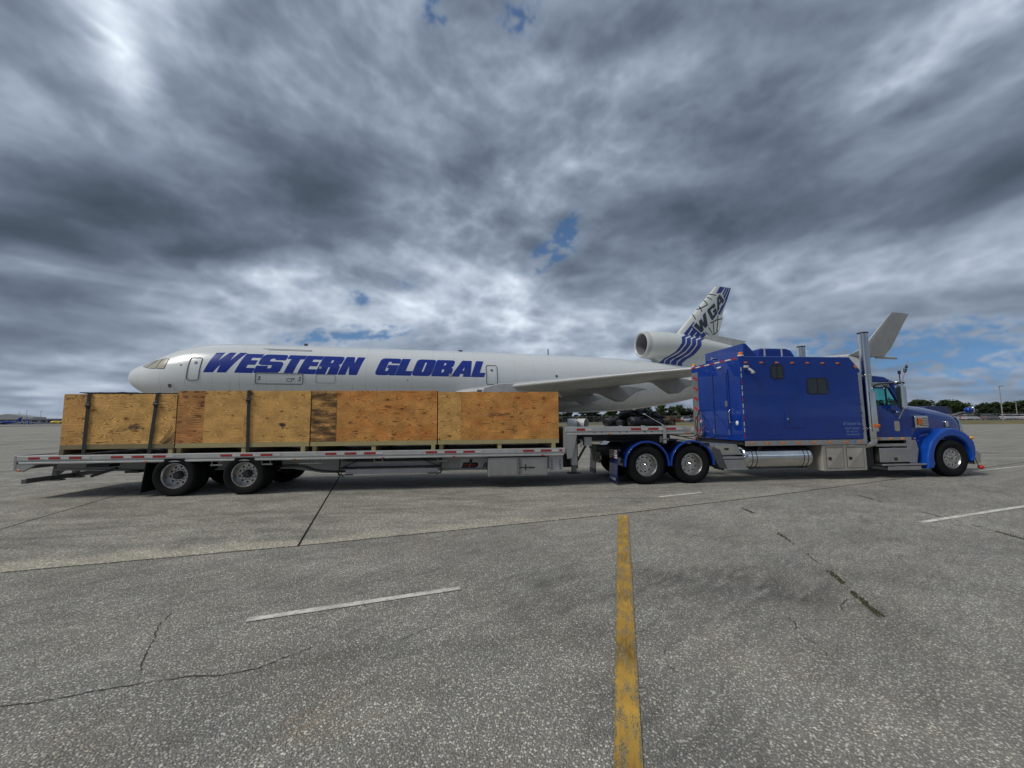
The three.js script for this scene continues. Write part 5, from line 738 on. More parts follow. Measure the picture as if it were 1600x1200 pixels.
// air and power hoses behind the sleeper
{ const h = part('coupling_hoses', truck); mesh('hose', tube([[RW, 2.0, -1.95], [RW - 0.25, 1.98, -1.7], [RW - 0.5, 1.5, -1.4], [RW - 0.55, 1.18, -1.3], [RW - 0.3, 1.12, -1.3], [RW, 1.18, -1.3]], 0.016, 40, 7), MT.black, h); mesh('hose', tube([[RW, 1.95, -2.05], [RW - 0.2, 1.7, -2.0], [RW - 0.3, 1.25, -1.8], [RW - 0.9, 1.2, -1.6], [13.05, 1.3, -1.5]], 0.014, 40, 7), MT.black, h); mesh('hose', tube([[RW, 1.5, -1.8], [RW - 0.2, 1.3, -1.8], [RW - 0.35, 1.13, -1.7], [RW - 0.8, 1.15, -1.4], [13.1, 1.32, -1.2]], 0.014, 40, 7), worn(0.3, 0.02, 0.02, 0.5), h); mesh('hose_bracket', [cyl([RW - 0.05, 1.15, -1.9], [RW - 0.05, 1.98, -1.9], 0.012, 0.012, 8), rb(RW - 0.14, RW - 0.02, 1.2, 1.34, -1.78, -1.95, 0.03), rb(RW - 0.14, RW - 0.02, 1.16, 1.26, -2.02, -2.2, 0.03)], MT.alu, h); }
// ---- under the sleeper ----
{ const b = part('step_box', truck); mesh('box_body', prism([[13.76, 0.72], [13.68, 1.07], [14.5, 1.03], [14.64, 0.74]], -0.16, -0.78, 0.012), MT.alu, b); mesh('box_lid', prism([[13.9, 0.765], [13.82, 1.0], [14.4, 0.98], [14.48, 0.775]], -0.15, -0.17, 0.004), MT.chrome, b); mesh('lid_latch', rb(14.12, 14.24, 0.87, 0.93, -0.13, -0.15, 0.01), MT.frame, b); mesh('step_tread', [rb(13.94, 14.66, 0.64, 0.7, -0.0, -0.6, 0.012), rb(13.98, 14.68, 0.36, 0.62, -0.05, -0.6, 0.012), rb(13.98, 14.7, 0.33, 0.385, 0.0, -0.5, 0.012)], MT.alu, b); }
{ const t = part('fuel_tank', truck), cy = 0.645, cz = -0.36; mesh('tank_shell', lathe([[0.0, 0], [0.2, 0.012], [0.29, 0.04], [0.325, 0.1], [0.33, 0.16], [0.33, 2.02], [0.325, 2.06], [0.29, 2.12], [0.2, 2.14], [0, 2.15]], 56).rotateZ(-Math.PI / 2).translate(14.62, cy, cz), MT.chrome, t); for (const x of [14.86, 14.99, 16.42, 16.55]) mesh('tank_strap', lathe([[0.332, 0], [0.337, 0.003], [0.337, 0.018], [0.332, 0.021]], 56).rotateZ(-Math.PI / 2).translate(x, cy, cz), MT.frame, t); mesh('filler_cap', cyl([15.14, 0.9, -0.16], [15.16, 0.97, -0.1], 0.05, 0.045, 16), MT.frame, t); }
{ const b = part('side_locker', truck); mesh('locker_body', rb(16.98, 18.36, 0.25, 0.98, -0.02, -0.66, 0.015), MT.aluBeige, b);
  for (const x of [17.1, 17.74]) { const w = 0.52, y0 = 0.33, h = 0.56, cx = x + w / 2, cy = y0 + h / 2, z = -0.012, P = [[x, y0], [x + w, y0], [x + w, y0 + h], [x, y0 + h]].map(([a, y]) => V(a, y, z)), c = V(cx, cy, z + 0.03), pos = []; for (let i = 0; i < 4; i++) { const p = P[i], q = P[(i + 1) % 4]; pos.push(p.x, p.y, p.z, q.x, q.y, q.z, c.x, c.y, c.z); } const g = new THREE.BufferGeometry(); g.setAttribute('position', new THREE.Float32BufferAttribute(pos, 3)); g.computeVertexNormals(); const d = mesh('locker_door', [g, bx(x, x + w, y0, y0 + h, z - 0.014, z - 0.004)], MT.aluBeige, b); mesh('door_gap', [bx(x - 0.012, x, y0 - 0.012, y0 + h + 0.012, -0.021, -0.017), bx(x + w, x + w + 0.012, y0 - 0.012, y0 + h + 0.012, -0.021, -0.017), bx(x, x + w, y0 + h, y0 + h + 0.012, -0.021, -0.017), bx(x, x + w, y0 - 0.012, y0, -0.021, -0.017)], MT.frame, b); mesh('door_latch', [rb(x + 0.04, x + 0.13, cy - 0.05, cy + 0.03, 0.0, 0.012, 0.008), cyl([x + 0.1, cy - 0.01, 0.01], [x + 0.1, cy - 0.01, 0.022], 0.022, 0.022, 12)], MT.frame, b); }
  mesh('hanging_tag', [bx(17.62, 17.75, 0.93, 0.965, -0.018, -0.008), bx(17.8, 18.0, 0.94, 0.975, -0.018, -0.008)], MT.chrome, b); }
mesh('exhaust_pipe', [cyl([18.0, 0.55, -0.9], [19.6, 0.55, -0.9], 0.1, 0.1, 18), lathe([[0.14, 0], [0.16, 0.05], [0.16, 0.5], [0.14, 0.55]], 20).rotateZ(-Math.PI / 2).translate(18.4, 0.5, -0.45)], MT.frame, truck);
// ---- stacks ----
for (const z of [-0.12, -TW + 0.12]) { const s = part('exhaust_stack', truck); mesh('stack_pipe', lathe([[0.1, 0], [0.118, 0.1], [0.118, 3.1], [0.112, 3.14], [0.1, 3.14], [0.1, 3.0]], 28).translate(18.69, 1.12, z), MT.chrome, s); mesh('stack_elbow', tube([[18.69, 1.14, z], [18.69, 1.04, z], [18.62, 0.97, z - Math.sign(z + 1) * 0.08], [18.5, 0.92, z - Math.sign(z + 1) * 0.3]], 0.115, 16, 16), MT.chrome, s); mesh('stack_cap', [lathe([[0.12, 0], [0.135, 0.015], [0.135, 0.035], [0.1, 0.045]], 28).translate(18.69, 4.24, z)], MT.black, s); mesh('stack_guard', prism([[18.6, 1.35], [18.6, 2.5], [18.78, 2.5], [18.8, 1.35]], z + 0.128, z + 0.121, 0), MT.chrome, s); for (const y of [1.4, 2.95]) mesh('stack_clamp', [lathe([[0.119, 0], [0.128, 0.006], [0.128, 0.05], [0.119, 0.056]], 24).translate(18.69, y, z), bx(18.42, 18.62, y, y + 0.05, z - 0.02, z + 0.02)], MT.chrome, s); }
mesh('stack_lamp', [rb(18.64, 18.82, 1.46, 1.56, 0.0, 0.02, 0.01), rb(18.7, 18.82, 1.47, 1.55, 0.015, 0.05, 0.02)], MT.amber, truck);
// ---- cab ----
const cab = part('cab', truck), CZ = -0.15, CZ2 = -TW + 0.15;
for (const [z0, z1] of [[CZ, CZ - 0.07], [CZ2 + 0.07, CZ2]]) mesh('cab_side', prism([[18.74, 1.17], [18.74, 2.84], [19.46, 2.84], [19.95, 2.06], [20.05, 1.9], [20.05, 1.17]], z0, z1, 0.012, [[[18.86, 2.09], [18.86, 2.62], [19.47, 2.62], [19.77, 2.09]]]), MT.blue, cab);
mesh('cab_back', bx(18.74, 18.78, 1.17, 2.84, CZ - 0.07, CZ2 + 0.07), MT.blueDark, cab);
mesh('cab_roof', prism([[18.72, 2.8], [18.72, 2.96], [18.95, 2.99], [19.3, 2.96], [19.5, 2.86], [19.52, 2.8]], CZ + 0.005, CZ2 - 0.005, 0.03, [], 3), MT.blue, cab);
mesh('cab_floor', bx(18.75, 20.05, 1.17, 1.25, CZ - 0.07, CZ2 + 0.07), MT.frame, cab);
mesh('sun_visor', prism([[19.42, 2.82], [19.48, 2.88], [19.8, 2.74], [19.78, 2.7]], CZ + 0.01, CZ2 - 0.01, 0.006), MT.chrome, cab);
mesh('door_header', rb(18.84, 19.44, 2.65, 2.79, CZ + 0.002, CZ + 0.012, 0.005), MT.alu, cab);
mesh('mirror_arm', [tube([[18.9, 2.63, CZ + 0.02], [18.96, 2.7, CZ + 0.04], [19.1, 2.73, CZ + 0.05], [19.5, 2.75, CZ + 0.2]], 0.014, 20, 6), bar([19.05, 2.74, CZ + 0.04], [19.6, 2.76, CZ + 0.24], 0.02, 0.02), tube([[19.25, 2.7, CZ + 0.02], [19.3, 2.64, CZ + 0.03], [19.36, 2.7, CZ + 0.03]], 0.012, 12, 6)], MT.black, cab);
const tinted = new THREE.MeshPhysicalMaterial({ color: rgb(0.45, 0.8, 0.78), roughness: 0.03, transmission: 1, thickness: 0, ior: 1.45 });
for (const z of [CZ - 0.035, CZ2 + 0.035]) { mesh('door_glass', prism([[18.86, 2.09], [18.86, 2.62], [19.47, 2.62], [19.77, 2.09]], z + 0.003, z - 0.003), tinted, cab); mesh('window_bar', [bar([19.36, 2.09, z], [19.34, 2.62, z], 0.03, 0.03), bar([18.84, 2.625, z + 0.02], [19.48, 2.625, z + 0.02], 0.03, 0.02)], MT.black, cab); }
mesh('quarter_bracket', tube([[19.38, 2.35, CZ + 0.01], [19.42, 2.22, CZ + 0.02], [19.55, 2.2, CZ + 0.02], [19.66, 2.21, CZ + 0.01]], 0.014, 16, 6), MT.black, cab);
mesh('windshield', loft([[[19.5, 2.8, CZ - 0.08], [19.98, 2.07, CZ - 0.08]], [[19.68, 2.8, -0.7], [20.16, 2.08, -0.7]], [[19.74, 2.8, -TW / 2], [20.22, 2.08, -TW / 2]], [[19.68, 2.8, -TW + 0.7], [20.16, 2.08, -TW + 0.7]], [[19.5, 2.8, CZ2 + 0.08], [19.98, 2.07, CZ2 + 0.08]]], false, false), MT.glass, cab);
for (const z of [CZ - 0.03, CZ2 + 0.03]) mesh('windshield_pillar', bar([19.47, 2.82, z], [19.97, 2.04, z], 0.08, 0.09), MT.blue, cab);
mesh('dashboard', rb(19.75, 20.1, 1.8, 2.1, CZ - 0.1, CZ2 + 0.1, 0.06), MT.black, cab);
for (const z of [-0.65, -1.8]) { const s = part('seat', cab); mesh('seat_back', rb(18.85, 19.0, 1.75, 2.42, z + 0.24, z - 0.24, 0.06, 3), MT.black, s); mesh('seat_cushion', rb(18.9, 19.4, 1.6, 1.76, z + 0.25, z - 0.25, 0.06, 3), MT.black, s); }
mesh('steering_wheel', new THREE.TorusGeometry(0.2, 0.016, 8, 28).rotateY(Math.PI / 2).rotateZ(0.6).translate(19.6, 2.08, -0.65), MT.black, cab);
mesh('door_seam', [bx(18.83, 18.838, 1.25, 2.08, CZ + 0.0005, CZ + 0.003), bar([19.8, 2.05, CZ + 0.001], [19.72, 1.22, CZ + 0.001], 0.008, 0.004), bx(18.83, 19.72, 1.215, 1.222, CZ + 0.0005, CZ + 0.003)], MT.blueDark, cab);
mesh('door_handle', [rb(19.32, 19.55, 1.94, 2.0, CZ + 0.002, CZ + 0.03, 0.01), rb(19.52, 19.64, 1.88, 1.93, CZ + 0.002, CZ + 0.045, 0.012)], MT.blueDark, cab); mesh('handle_latch', rb(19.55, 19.63, 1.89, 1.92, CZ + 0.045, CZ + 0.055, 0.005), MT.chrome, cab);
mesh('lower_window', prism(rrect(19.5, 19.66, 1.34, 1.64, 0.05), CZ + 0.012, CZ, 0.003), worn(0.42, 0.4, 0.35, 0.4), cab);
mesh('emblem_plate', rb(18.8, 18.95, 1.36, 1.5, CZ + 0.002, CZ + 0.02, 0.008), MT.alu, cab);
mesh('sill_trim', rb(18.82, 20.0, 1.08, 1.17, CZ + 0.02, CZ - 0.04, 0.008), MT.alu, cab); for (const x of [18.95, 19.32, 19.7]) marker(x, 1.125, cab, CZ + 0.03, MT.amberLit);
for (const x of [18.98, 19.42]) for (const z of [-0.75, -1.75]) mesh('roof_lamp', [lathe([[0.0, 0], [0.05, 0.01], [0.075, 0.07], [0.078, 0.1], [0, 0.1]], 20).rotateZ(-Math.PI / 2).translate(x - 0.02, 3.07, z), cyl([x, 2.94, z], [x, 3.03, z], 0.02, 0.02, 8)], MT.chrome, cab);
mesh('roof_beacon', lathe([[0.11, 0], [0.1, 0.03], [0.05, 0.06], [0, 0.065]], 20).translate(19.2, 2.96, -0.8), MT.amber, cab);
{ const m = part('door_mirror', truck); mesh('mirror_shell', prism(rrect(19.47, 19.64, 1.98, 2.68, 0.07, 6), 0.16, 0.0, 0.03, [], 3).rotateY(0), MT.chrome, m); mesh('mirror_glass', bx(19.462, 19.472, 2.03, 2.62, 0.03, 0.13), MT.darkGlass, m); mesh('mirror_stay', [tube([[19.42, 2.78, CZ], [19.52, 2.78, 0.05], [19.6, 2.74, 0.08], [19.62, 2.6, 0.08]], 0.016, 20, 8), bar([19.6, 2.0, 0.06], [19.64, 1.72, CZ + 0.02], 0.03, 0.03)], MT.chrome, m); }
mesh('radio_antenna', [cyl([19.62, 2.76, 0.02], [19.62, 3.05, 0.02], 0.012, 0.012, 8), cyl([19.62, 3.02, 0.02], [19.62, 3.12, 0.02], 0.035, 0.035, 12)], MT.black, truck);
{ const a = part('whip_antenna', truck); mesh('whip', cyl([19.72, 2.8, 0.0], [19.98, 3.46, 0.0], 0.007, 0.004, 6), MT.redTape, a); mesh('coil', [cyl([19.83, 3.08, 0.0], [19.87, 3.18, 0.0], 0.035, 0.035, 12), cyl([19.88, 3.21, 0.0], [19.91, 3.28, 0.0], 0.03, 0.03, 12)], MT.frame, a); mesh('coil_clip', [bx(19.8, 19.815, 3.07, 3.19, -0.01, 0.01), bx(19.93, 19.94, 3.2, 3.28, -0.01, 0.01)], MT.chrome, a); }
mesh('antenna_bracket', [rb(19.55, 19.75, 2.73, 2.79, 0.04, -0.06, 0.01)], MT.black, truck);
// ---- hood: rounded sections narrowing to the grille ----
{
  const sec = (x, hw, top, side, bot) => { const o = []; for (let i = 0; i <= 28; i++) { const t = i / 28 * Math.PI, c = Math.cos(t), s = Math.sin(t), e = 0.42; o.push([x, side + (top - side) * Math.pow(Math.abs(s), 0.8), -TW / 2 + Math.sign(c) * Math.pow(Math.abs(c), e) * hw]); } o.push([x, bot, -TW / 2 - hw - 0.0]); o.unshift([x, bot, -TW / 2 + hw + 0.0]); return o; };
  const H = [[19.96, 1.08, 2.16, 1.9, 1.12], [20.3, 1.02, 2.14, 1.84, 1.05], [20.7, 0.94, 2.11, 1.76, 1.0], [21.2, 0.84, 2.06, 1.64, 0.95], [21.7, 0.74, 2.0, 1.5, 0.9], [22.1, 0.66, 1.92, 1.38, 0.9], [22.35, 0.6, 1.82, 1.28, 0.92], [22.42, 0.56, 1.74, 1.24, 0.94]];
  const hd = part('hood', truck); mesh('hood_shell', loft(H.map((h) => sec(...h)), false, false), MT.blue, hd);
  mesh('grille_surround', loft([sec(22.36, 0.61, 1.84, 1.3, 0.8), sec(22.45, 0.6, 1.82, 1.28, 0.8), sec(22.46, 0.54, 1.74, 1.22, 0.86)], false, false), MT.chrome, hd);
  for (let i = 0; i < 12; i++) mesh('grille_bar', bx(22.4, 22.43, 0.92 + i * 0.07, 0.95 + i * 0.07, -TW / 2 - 0.52, -TW / 2 + 0.52), MT.chrome, hd); mesh('grille_mesh', bx(22.38, 22.395, 0.9, 1.72, -TW / 2 - 0.52, -TW / 2 + 0.52), MT.black, hd);
  mesh('bug_shield', prism([[21.35, 2.04], [21.55, 2.1], [22.2, 2.08], [22.38, 1.88], [22.3, 1.86]], -0.8, -1.66, 0.01), MT.blueDark, hd);
  { const v = part('hood_vent', hd); mesh('vent_housing', prism(rrect(20.14, 20.58, 1.44, 1.79, 0.03), -0.1, -0.3, 0.012), MT.chrome, v); for (let i = 0; i < 4; i++) mesh('vent_slot', bx(20.3, 20.55, 1.5 + i * 0.065, 1.52 + i * 0.065, -0.095, -0.1), MT.frame, v); mesh('vent_lamp', rb(20.22, 20.34, 1.52, 1.72, -0.06, -0.1, 0.03), MT.amber, v); }
  // front fenders with wheel arch
  const A = []; for (let i = 0; i <= 22; i++) { const t = (195 - i * 9.3) * DEG; A.push([21.15 + 0.64 * Math.cos(t), 0.55 + 0.64 * Math.sin(t)]); }
  const outer = [[20.26, 0.26], [20.3, 0.6], [20.38, 0.85], [20.48, 1.05], [20.62, 1.2], [20.8, 1.33], [21.0, 1.41], [21.2, 1.42], [21.42, 1.38], [21.62, 1.28], [21.78, 1.16], [21.88, 1.02], [21.92, 0.82], [21.9, 0.62]];
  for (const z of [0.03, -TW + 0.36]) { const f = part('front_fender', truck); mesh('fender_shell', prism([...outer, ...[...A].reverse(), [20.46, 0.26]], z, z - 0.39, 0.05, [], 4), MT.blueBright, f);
    const lamp = z > -1 ? z - 0.02 : z - 0.36; mesh('turn_signal', new THREE.SphereGeometry(0.075, 18, 12).scale(0.9, 0.6, 1).translate(21.79, 1.13, lamp), MT.amberLit, f);
    mesh('headlamp', new THREE.SphereGeometry(0.13, 20, 14).scale(0.8, 0.7, 1.2).translate(22.0, 1.1, z > -1 ? z - 0.5 : z + 0.12), MT.lens, f); }
  mesh('fender_apron', [prism([[19.98, 0.28], [20.05, 1.14], [20.9, 1.3], [21.9, 1.2], [21.9, 0.9], [20.5, 0.9], [20.42, 0.28]], -0.22, -0.4, 0.03)], MT.blue, truck);
  mesh('fender_apron', [prism([[19.98, 0.28], [20.05, 1.14], [20.9, 1.3], [21.9, 1.2], [21.9, 0.9], [20.5, 0.9], [20.42, 0.28]], -TW + 0.4, -TW + 0.22, 0.03)], MT.blue, truck);
  marker(20.16, 1.125, truck, -0.2, MT.amberLit);
  mesh('headlamp_badge', prism(rrect(21.6, 21.72, 1.45, 1.62, 0.03), -0.44, -0.48, 0.006), MT.chrome, hd);
  { const m = part('hood_mirror', truck); mesh('mirror_stalk', bar([21.6, 1.78, -0.38], [21.86, 1.92, -0.05], 0.016, 0.016), MT.chrome, m); mesh('mirror_ball', new THREE.SphereGeometry(0.1, 24, 16).scale(0.95, 0.9, 1).translate(21.87, 1.95, -0.02), MT.blue, m); mesh('mirror_rim', new THREE.TorusGeometry(0.09, 0.018, 8, 24).rotateY(Math.PI / 2).translate(21.93, 1.95, -0.02), MT.chrome, m); }
}
wheel(truck, 21.15, 0.535, 0.01, 0.535, { kind: 'steer', width: 0.33, inner: false }); wheel(truck, 21.15, 0.535, -TW - 0.01, 0.535, { kind: 'steer', width: 0.33, inner: false, out: -1 });
mesh('front_axle', [cyl([21.15, 0.5, -0.25], [21.15, 0.5, -TW + 0.25], 0.07, 0.07, 14), bx(20.5, 21.9, 0.66, 0.72, -0.75, -0.85), bx(20.5, 21.9, 0.66, 0.72, -TW + 0.75, -TW + 0.85)], MT.frame, truck);
mesh('engine_block', [rb(20.1, 21.9, 0.75, 1.5, -0.85, -1.6, 0.05)], MT.frame, truck);
mesh('front_bumper', [prism([[22.16, 0.32], [22.16, 0.72], [22.3, 0.74], [22.42, 0.62], [22.4, 0.36]], -0.22, -TW + 0.22, 0.03)], MT.chrome, truck);
{ const m = part('bumper_marker', truck); mesh('marker_stalk', bar([22.1, 0.75, -0.22], [22.12, 0.26, -0.1], 0.016, 0.016), MT.black, m); mesh('marker_ball', new THREE.SphereGeometry(0.07, 18, 12).scale(1.1, 0.9, 1).translate(22.16, 0.26, -0.08), std(0.6, 0.035, 0.025, 0.35), m); }
mesh('air_tank', cyl([21.62, 0.42, -0.5], [21.62, 0.42, -1.2], 0.1, 0.1, 18), MT.frame, truck);
// ---- cab steps ----
{ const s = part('cab_step', truck); mesh('battery_box', rb(18.84, 19.86, 0.45, 0.86, -0.06, -0.7, 0.02), MT.alu, s); mesh('box_latch', rb(19.3, 19.38, 0.5, 0.59, -0.06, -0.04, 0.01), MT.frame, s); mesh('upper_tread', rb(18.8, 19.95, 0.9, 0.98, -0.12, -0.6, 0.01), MT.aluDull, s); mesh('lower_tread', [rb(18.82, 20.25, 0.36, 0.41, -0.0, -0.5, 0.01), rb(19.02, 20.1, 0.23, 0.34, -0.02, -0.5, 0.01)], MT.alu, s); mesh('kick_panel', prism([[19.84, 0.42], [19.78, 1.08], [20.1, 1.08], [20.16, 0.8], [20.08, 0.42]], -0.1, -0.16, 0.006), MT.alu, s); mesh('step_bracket', bx(18.5, 18.78, 0.3, 0.9, -0.2, -0.7), MT.frame, s); mesh('step_hook', rb(20.0, 20.24, 0.3, 0.37, -0.1, -0.3, 0.02), MT.frame, s); }

// ================= FAR SURROUNDINGS =================
// grass verge at the edge of the apron
{
  const mk = (x0, x1, z0, z1, h, col, label) => { const nx = 160, nz = 8, g = new THREE.PlaneGeometry(x1 - x0, z0 - z1, nx, nz).rotateX(-Math.PI / 2).translate((x0 + x1) / 2, 0, (z0 + z1) / 2), p = g.attributes.position, c = new Float32Array(p.count * 3), uv = g.attributes.uv;
    for (let i = 0; i < p.count; i++) { const x = p.getX(i), z = p.getZ(i), t = clamp((z0 - z) / (z0 - z1)); p.setY(i, -0.04 + h * sst(0, 0.5, t) + 0.12 * h * fbm2(x * 0.05, z * 0.2, 3)); const k = 1 + 0.5 * fbm2(x * 0.08, z * 0.3, 4), d = 0.4 * fbm2(x * 0.05 + 9, z * 0.15, 3); c[3 * i] = col[0] * k * (1 + d); c[3 * i + 1] = col[1] * k; c[3 * i + 2] = col[2] * k; uv.setXY(i, x, z); }
    g.setAttribute('color', new THREE.BufferAttribute(c, 3)); g.computeVertexNormals(); const m = new THREE.Mesh(g, new THREE.MeshStandardMaterial({ vertexColors: true, roughness: 1, bumpMap: fineB, bumpScale: 0.05 })); m.name = numbered('grass_verge'); m.receiveShadow = true; scene.add(m); tag(m, label, null, null, 'structure'); };
  mk(-40, 420, -90, -122, 0.55, [0.17, 0.14, 0.055], 'dry brownish grass verge along the far edge of the apron');
  mk(-700, -190, -250, -262, 0.3, [0.05, 0.052, 0.03], 'dark grass strip far across the apron at left');
  mk(-40, 420, -122, -520, 0.5, [0.09, 0.09, 0.05], 'dull grass beyond the parking lot');
}
const lot = new THREE.Mesh(clean(new THREE.PlaneGeometry(420, 24).rotateX(-Math.PI / 2).translate(190, 0.62, -134)), std(0.16, 0.16, 0.155, 0.95)); lot.name = 'parking_lot'; scene.add(lot); tag(lot, 'grey asphalt parking lot behind the grass verge', null, null, 'structure');
// ---- parked cars ----
const carCols = [worn(0.72, 0.73, 0.74, 0.3), worn(0.05, 0.055, 0.06, 0.3), worn(0.35, 0.03, 0.03, 0.3), worn(0.42, 0.43, 0.44, 0.3), worn(0.72, 0.72, 0.7, 0.3), worn(0.04, 0.07, 0.16, 0.3), worn(0.22, 0.23, 0.24, 0.3)], colName = ['white', 'black', 'red', 'silver', 'white', 'dark blue', 'grey'];
const carG = {
  suv: { body: join(prism([[-2.3, 0.35], [-2.32, 0.85], [-2.2, 1.05], [-1.1, 1.08], [1.2, 1.05], [2.1, 0.92], [2.3, 0.7], [2.32, 0.35]], 0.88, -0.88, 0.08, [], 2)), cabin: join(prism([[-2.15, 1.0], [-1.95, 1.6], [-1.6, 1.68], [0.3, 1.68], [0.55, 1.6], [1.2, 1.02]], 0.74, -0.74, 0.1, [], 2)), roof: join(prism([[-1.95, 1.62], [-1.6, 1.72], [0.25, 1.72], [0.5, 1.63]], 0.7, -0.7, 0.03)) },
  sedan: { body: join(prism([[-2.35, 0.32], [-2.38, 0.8], [-2.2, 0.98], [-1.3, 1.0], [1.1, 0.98], [2.1, 0.84], [2.35, 0.64], [2.36, 0.32]], 0.87, -0.87, 0.08, [], 2)), cabin: join(prism([[-1.75, 0.95], [-1.15, 1.36], [-0.7, 1.44], [0.15, 1.43], [0.45, 1.36], [1.2, 0.95]], 0.7, -0.7, 0.09, [], 2)), roof: join(prism([[-1.1, 1.38], [-0.7, 1.47], [0.15, 1.46], [0.4, 1.39]], 0.64, -0.64, 0.02)) },
};
const carTyre = join(new THREE.CylinderGeometry(0.33, 0.33, 0.22, 20).rotateX(Math.PI / 2)), carRim = join(new THREE.CylinderGeometry(0.2, 0.2, 0.235, 16).rotateX(Math.PI / 2)), carLamp = join(rb(2.22, 2.34, 0.62, 0.74, -0.78, 0.78, 0.03)), carTail = join(rb(-2.39, -2.3, 0.72, 0.88, -0.8, 0.8, 0.02));
function car(x, z, turn, ci, kind, y, where) {
  const t = thing('parked_car', `${colName[ci]} ${kind === 'suv' ? 'utility car' : 'sedan'}, ${where}`, 'car', [x, y, z], turn, 'cars parked in the lot beyond the verge'), G = carG[kind];
  inst('body', G.body, carCols[ci], t, 0, 0, 0); inst('window_band', G.cabin, MT.darkGlass, t, 0, 0, 0); inst('roof', G.roof, carCols[ci], t, 0, 0, 0); inst('headlights', carLamp, MT.lens, t, 0, 0, 0).name = 'headlight'; inst('tail_light', carTail, MT.red, t, 0, 0, 0);
  for (const a of [-1.42, 1.42]) for (const s of [0.76, -0.76]) { inst('tyre', carTyre, MT.rubber, t, a, 0.33, s); inst('rim', carRim, MT.alu, t, a, 0.33, s); }
}
const ORD = ['first', 'second', 'third', 'fourth', 'fifth', 'sixth', 'seventh', 'eighth', 'ninth', 'tenth', 'eleventh', 'twelfth', 'thirteenth', 'fourteenth', 'fifteenth', 'sixteenth', 'seventeenth', 'eighteenth', 'nineteenth', 'twentieth', 'twenty-first', 'twenty-second', 'twenty-third', 'twenty-fourth'];
{ const r = rng(63); let k = 0;
  for (const [x0, x1, z, where, gap] of [[47, 72, -128, 'front row seen left of the sleeper', 5.9], [136, 200, -128, 'front row right of the truck nose', 5.9], [52, 74, -139, 'rear row seen left of the sleeper', 7.5], [140, 215, -139, 'rear row right of the truck nose', 8]]) { let i = 0; for (let x = x0; x < x1; x += gap + (z < -130 ? 4 : 0.9) * r()) car(x, z - 0.4 * r(), r() > 0.5 ? 0.04 : Math.PI + 0.03, [0, 2, 5, 0, 3, 1, 4, 0, 6, 0][k++ % 10], r() > 0.45 ? 'suv' : 'sedan', 0.625, `${ORD[i++]} car from left in the ${where}`); } }
// ---- chain link fence behind the lot ----
{ const f = thing('chain_link_fence', 'grey chain link fence behind the parked cars', 'fence', [0, 0, -150]); const pg = join(cyl([0, 0.3, 0], [0, 2.9, 0], 0.04, 0.04, 8)); for (let x = 10; x <= 250; x += 3) inst('fence_post', pg, MT.aluDull, f, x, 0, 0); mesh('top_rail', cyl([10, 2.85, 0], [250, 2.85, 0], 0.03, 0.03, 6), MT.aluDull, f);
  const w = []; for (let x = 10; x < 250; x += 0.5) w.push(bar([x, 0.4, 0.05], [x + 2.4, 2.85, 0.05], 0.012, 0.012), bar([x + 2.4, 0.4, 0.06], [x, 2.85, 0.06], 0.012, 0.012)); const m = mesh('wire_mesh', w, MT.aluDull, f); m.userData.kind = 'stuff'; }
// ---- trees ----
const leafMats = [0, 1, 2].map((i) => new THREE.MeshStandardMaterial({ color: rgb([0.042, 0.055, 0.032][i], [0.066, 0.078, 0.055][i], [0.02, 0.022, 0.02][i]), roughness: 0.95, side: THREE.DoubleSide })), barkMat = worn(0.11, 0.085, 0.06, 0.95);
function treeGeo(seed, kind) {
  const r = rng(seed), tr = [], lv = [], H = 1, clumps = [];
  const lean = (r() - 0.5) * 0.1; tr.push(cyl([0, 0, 0], [lean, 0.45, 0], 0.028, 0.018, 8));
  const n = kind === 'pine' ? 9 : 13; for (let i = 0; i < n; i++) { const a = r() * 6.28, h = kind === 'pine' ? 0.42 + 0.5 * r() : 0.24 + 0.6 * r(), rad = (kind === 'pine' ? 0.2 : 0.36) * Math.sqrt(r()) * (1.2 - 0.5 * h), c = [lean + Math.cos(a) * rad, h, Math.sin(a) * rad, 0.1 + 0.1 * r()]; clumps.push(c); tr.push(cyl([lean * h, Math.min(0.42, h * 0.7), 0], [c[0], c[1], c[2]], 0.012, 0.005, 5)); }
  for (const [cx, cy, cz, cr] of clumps) for (let i = 0; i < 130; i++) { const u = r() * 2 - 1, a = r() * 6.28, q = Math.cbrt(r()) * cr * (0.8 + 0.5 * r()), s = Math.sqrt(1 - u * u), z = 0.022 + 0.03 * r(); lv.push(new THREE.PlaneGeometry(z * 1.6, z).rotateX(r() * 6.28).rotateY(r() * 6.28).translate(cx + q * s * Math.cos(a), cy + q * u * 0.72, cz + q * s * Math.sin(a))); }
  return { trunk: join(tr), crown: join(lv) };
}
const treeKinds = [...Array(6).keys()].map((i) => treeGeo(200 + i, i % 3 === 1 ? 'pine' : 'oak'));
function tree(x, z, h, k, label, group) { const t = thing('broadleaf_tree', label, 'tree', [x, 0.4, z], k * 1.7, group), w = h * (0.95 + 0.35 * Math.sin(x * 3)); const a = inst('trunk', treeKinds[k % 6].trunk, barkMat, t, 0, 0, 0), b = inst('crown', treeKinds[k % 6].crown, leafMats[k % 3], t, 0, 0, 0); a.scale.set(w, h, w); b.scale.set(w, h, w); }
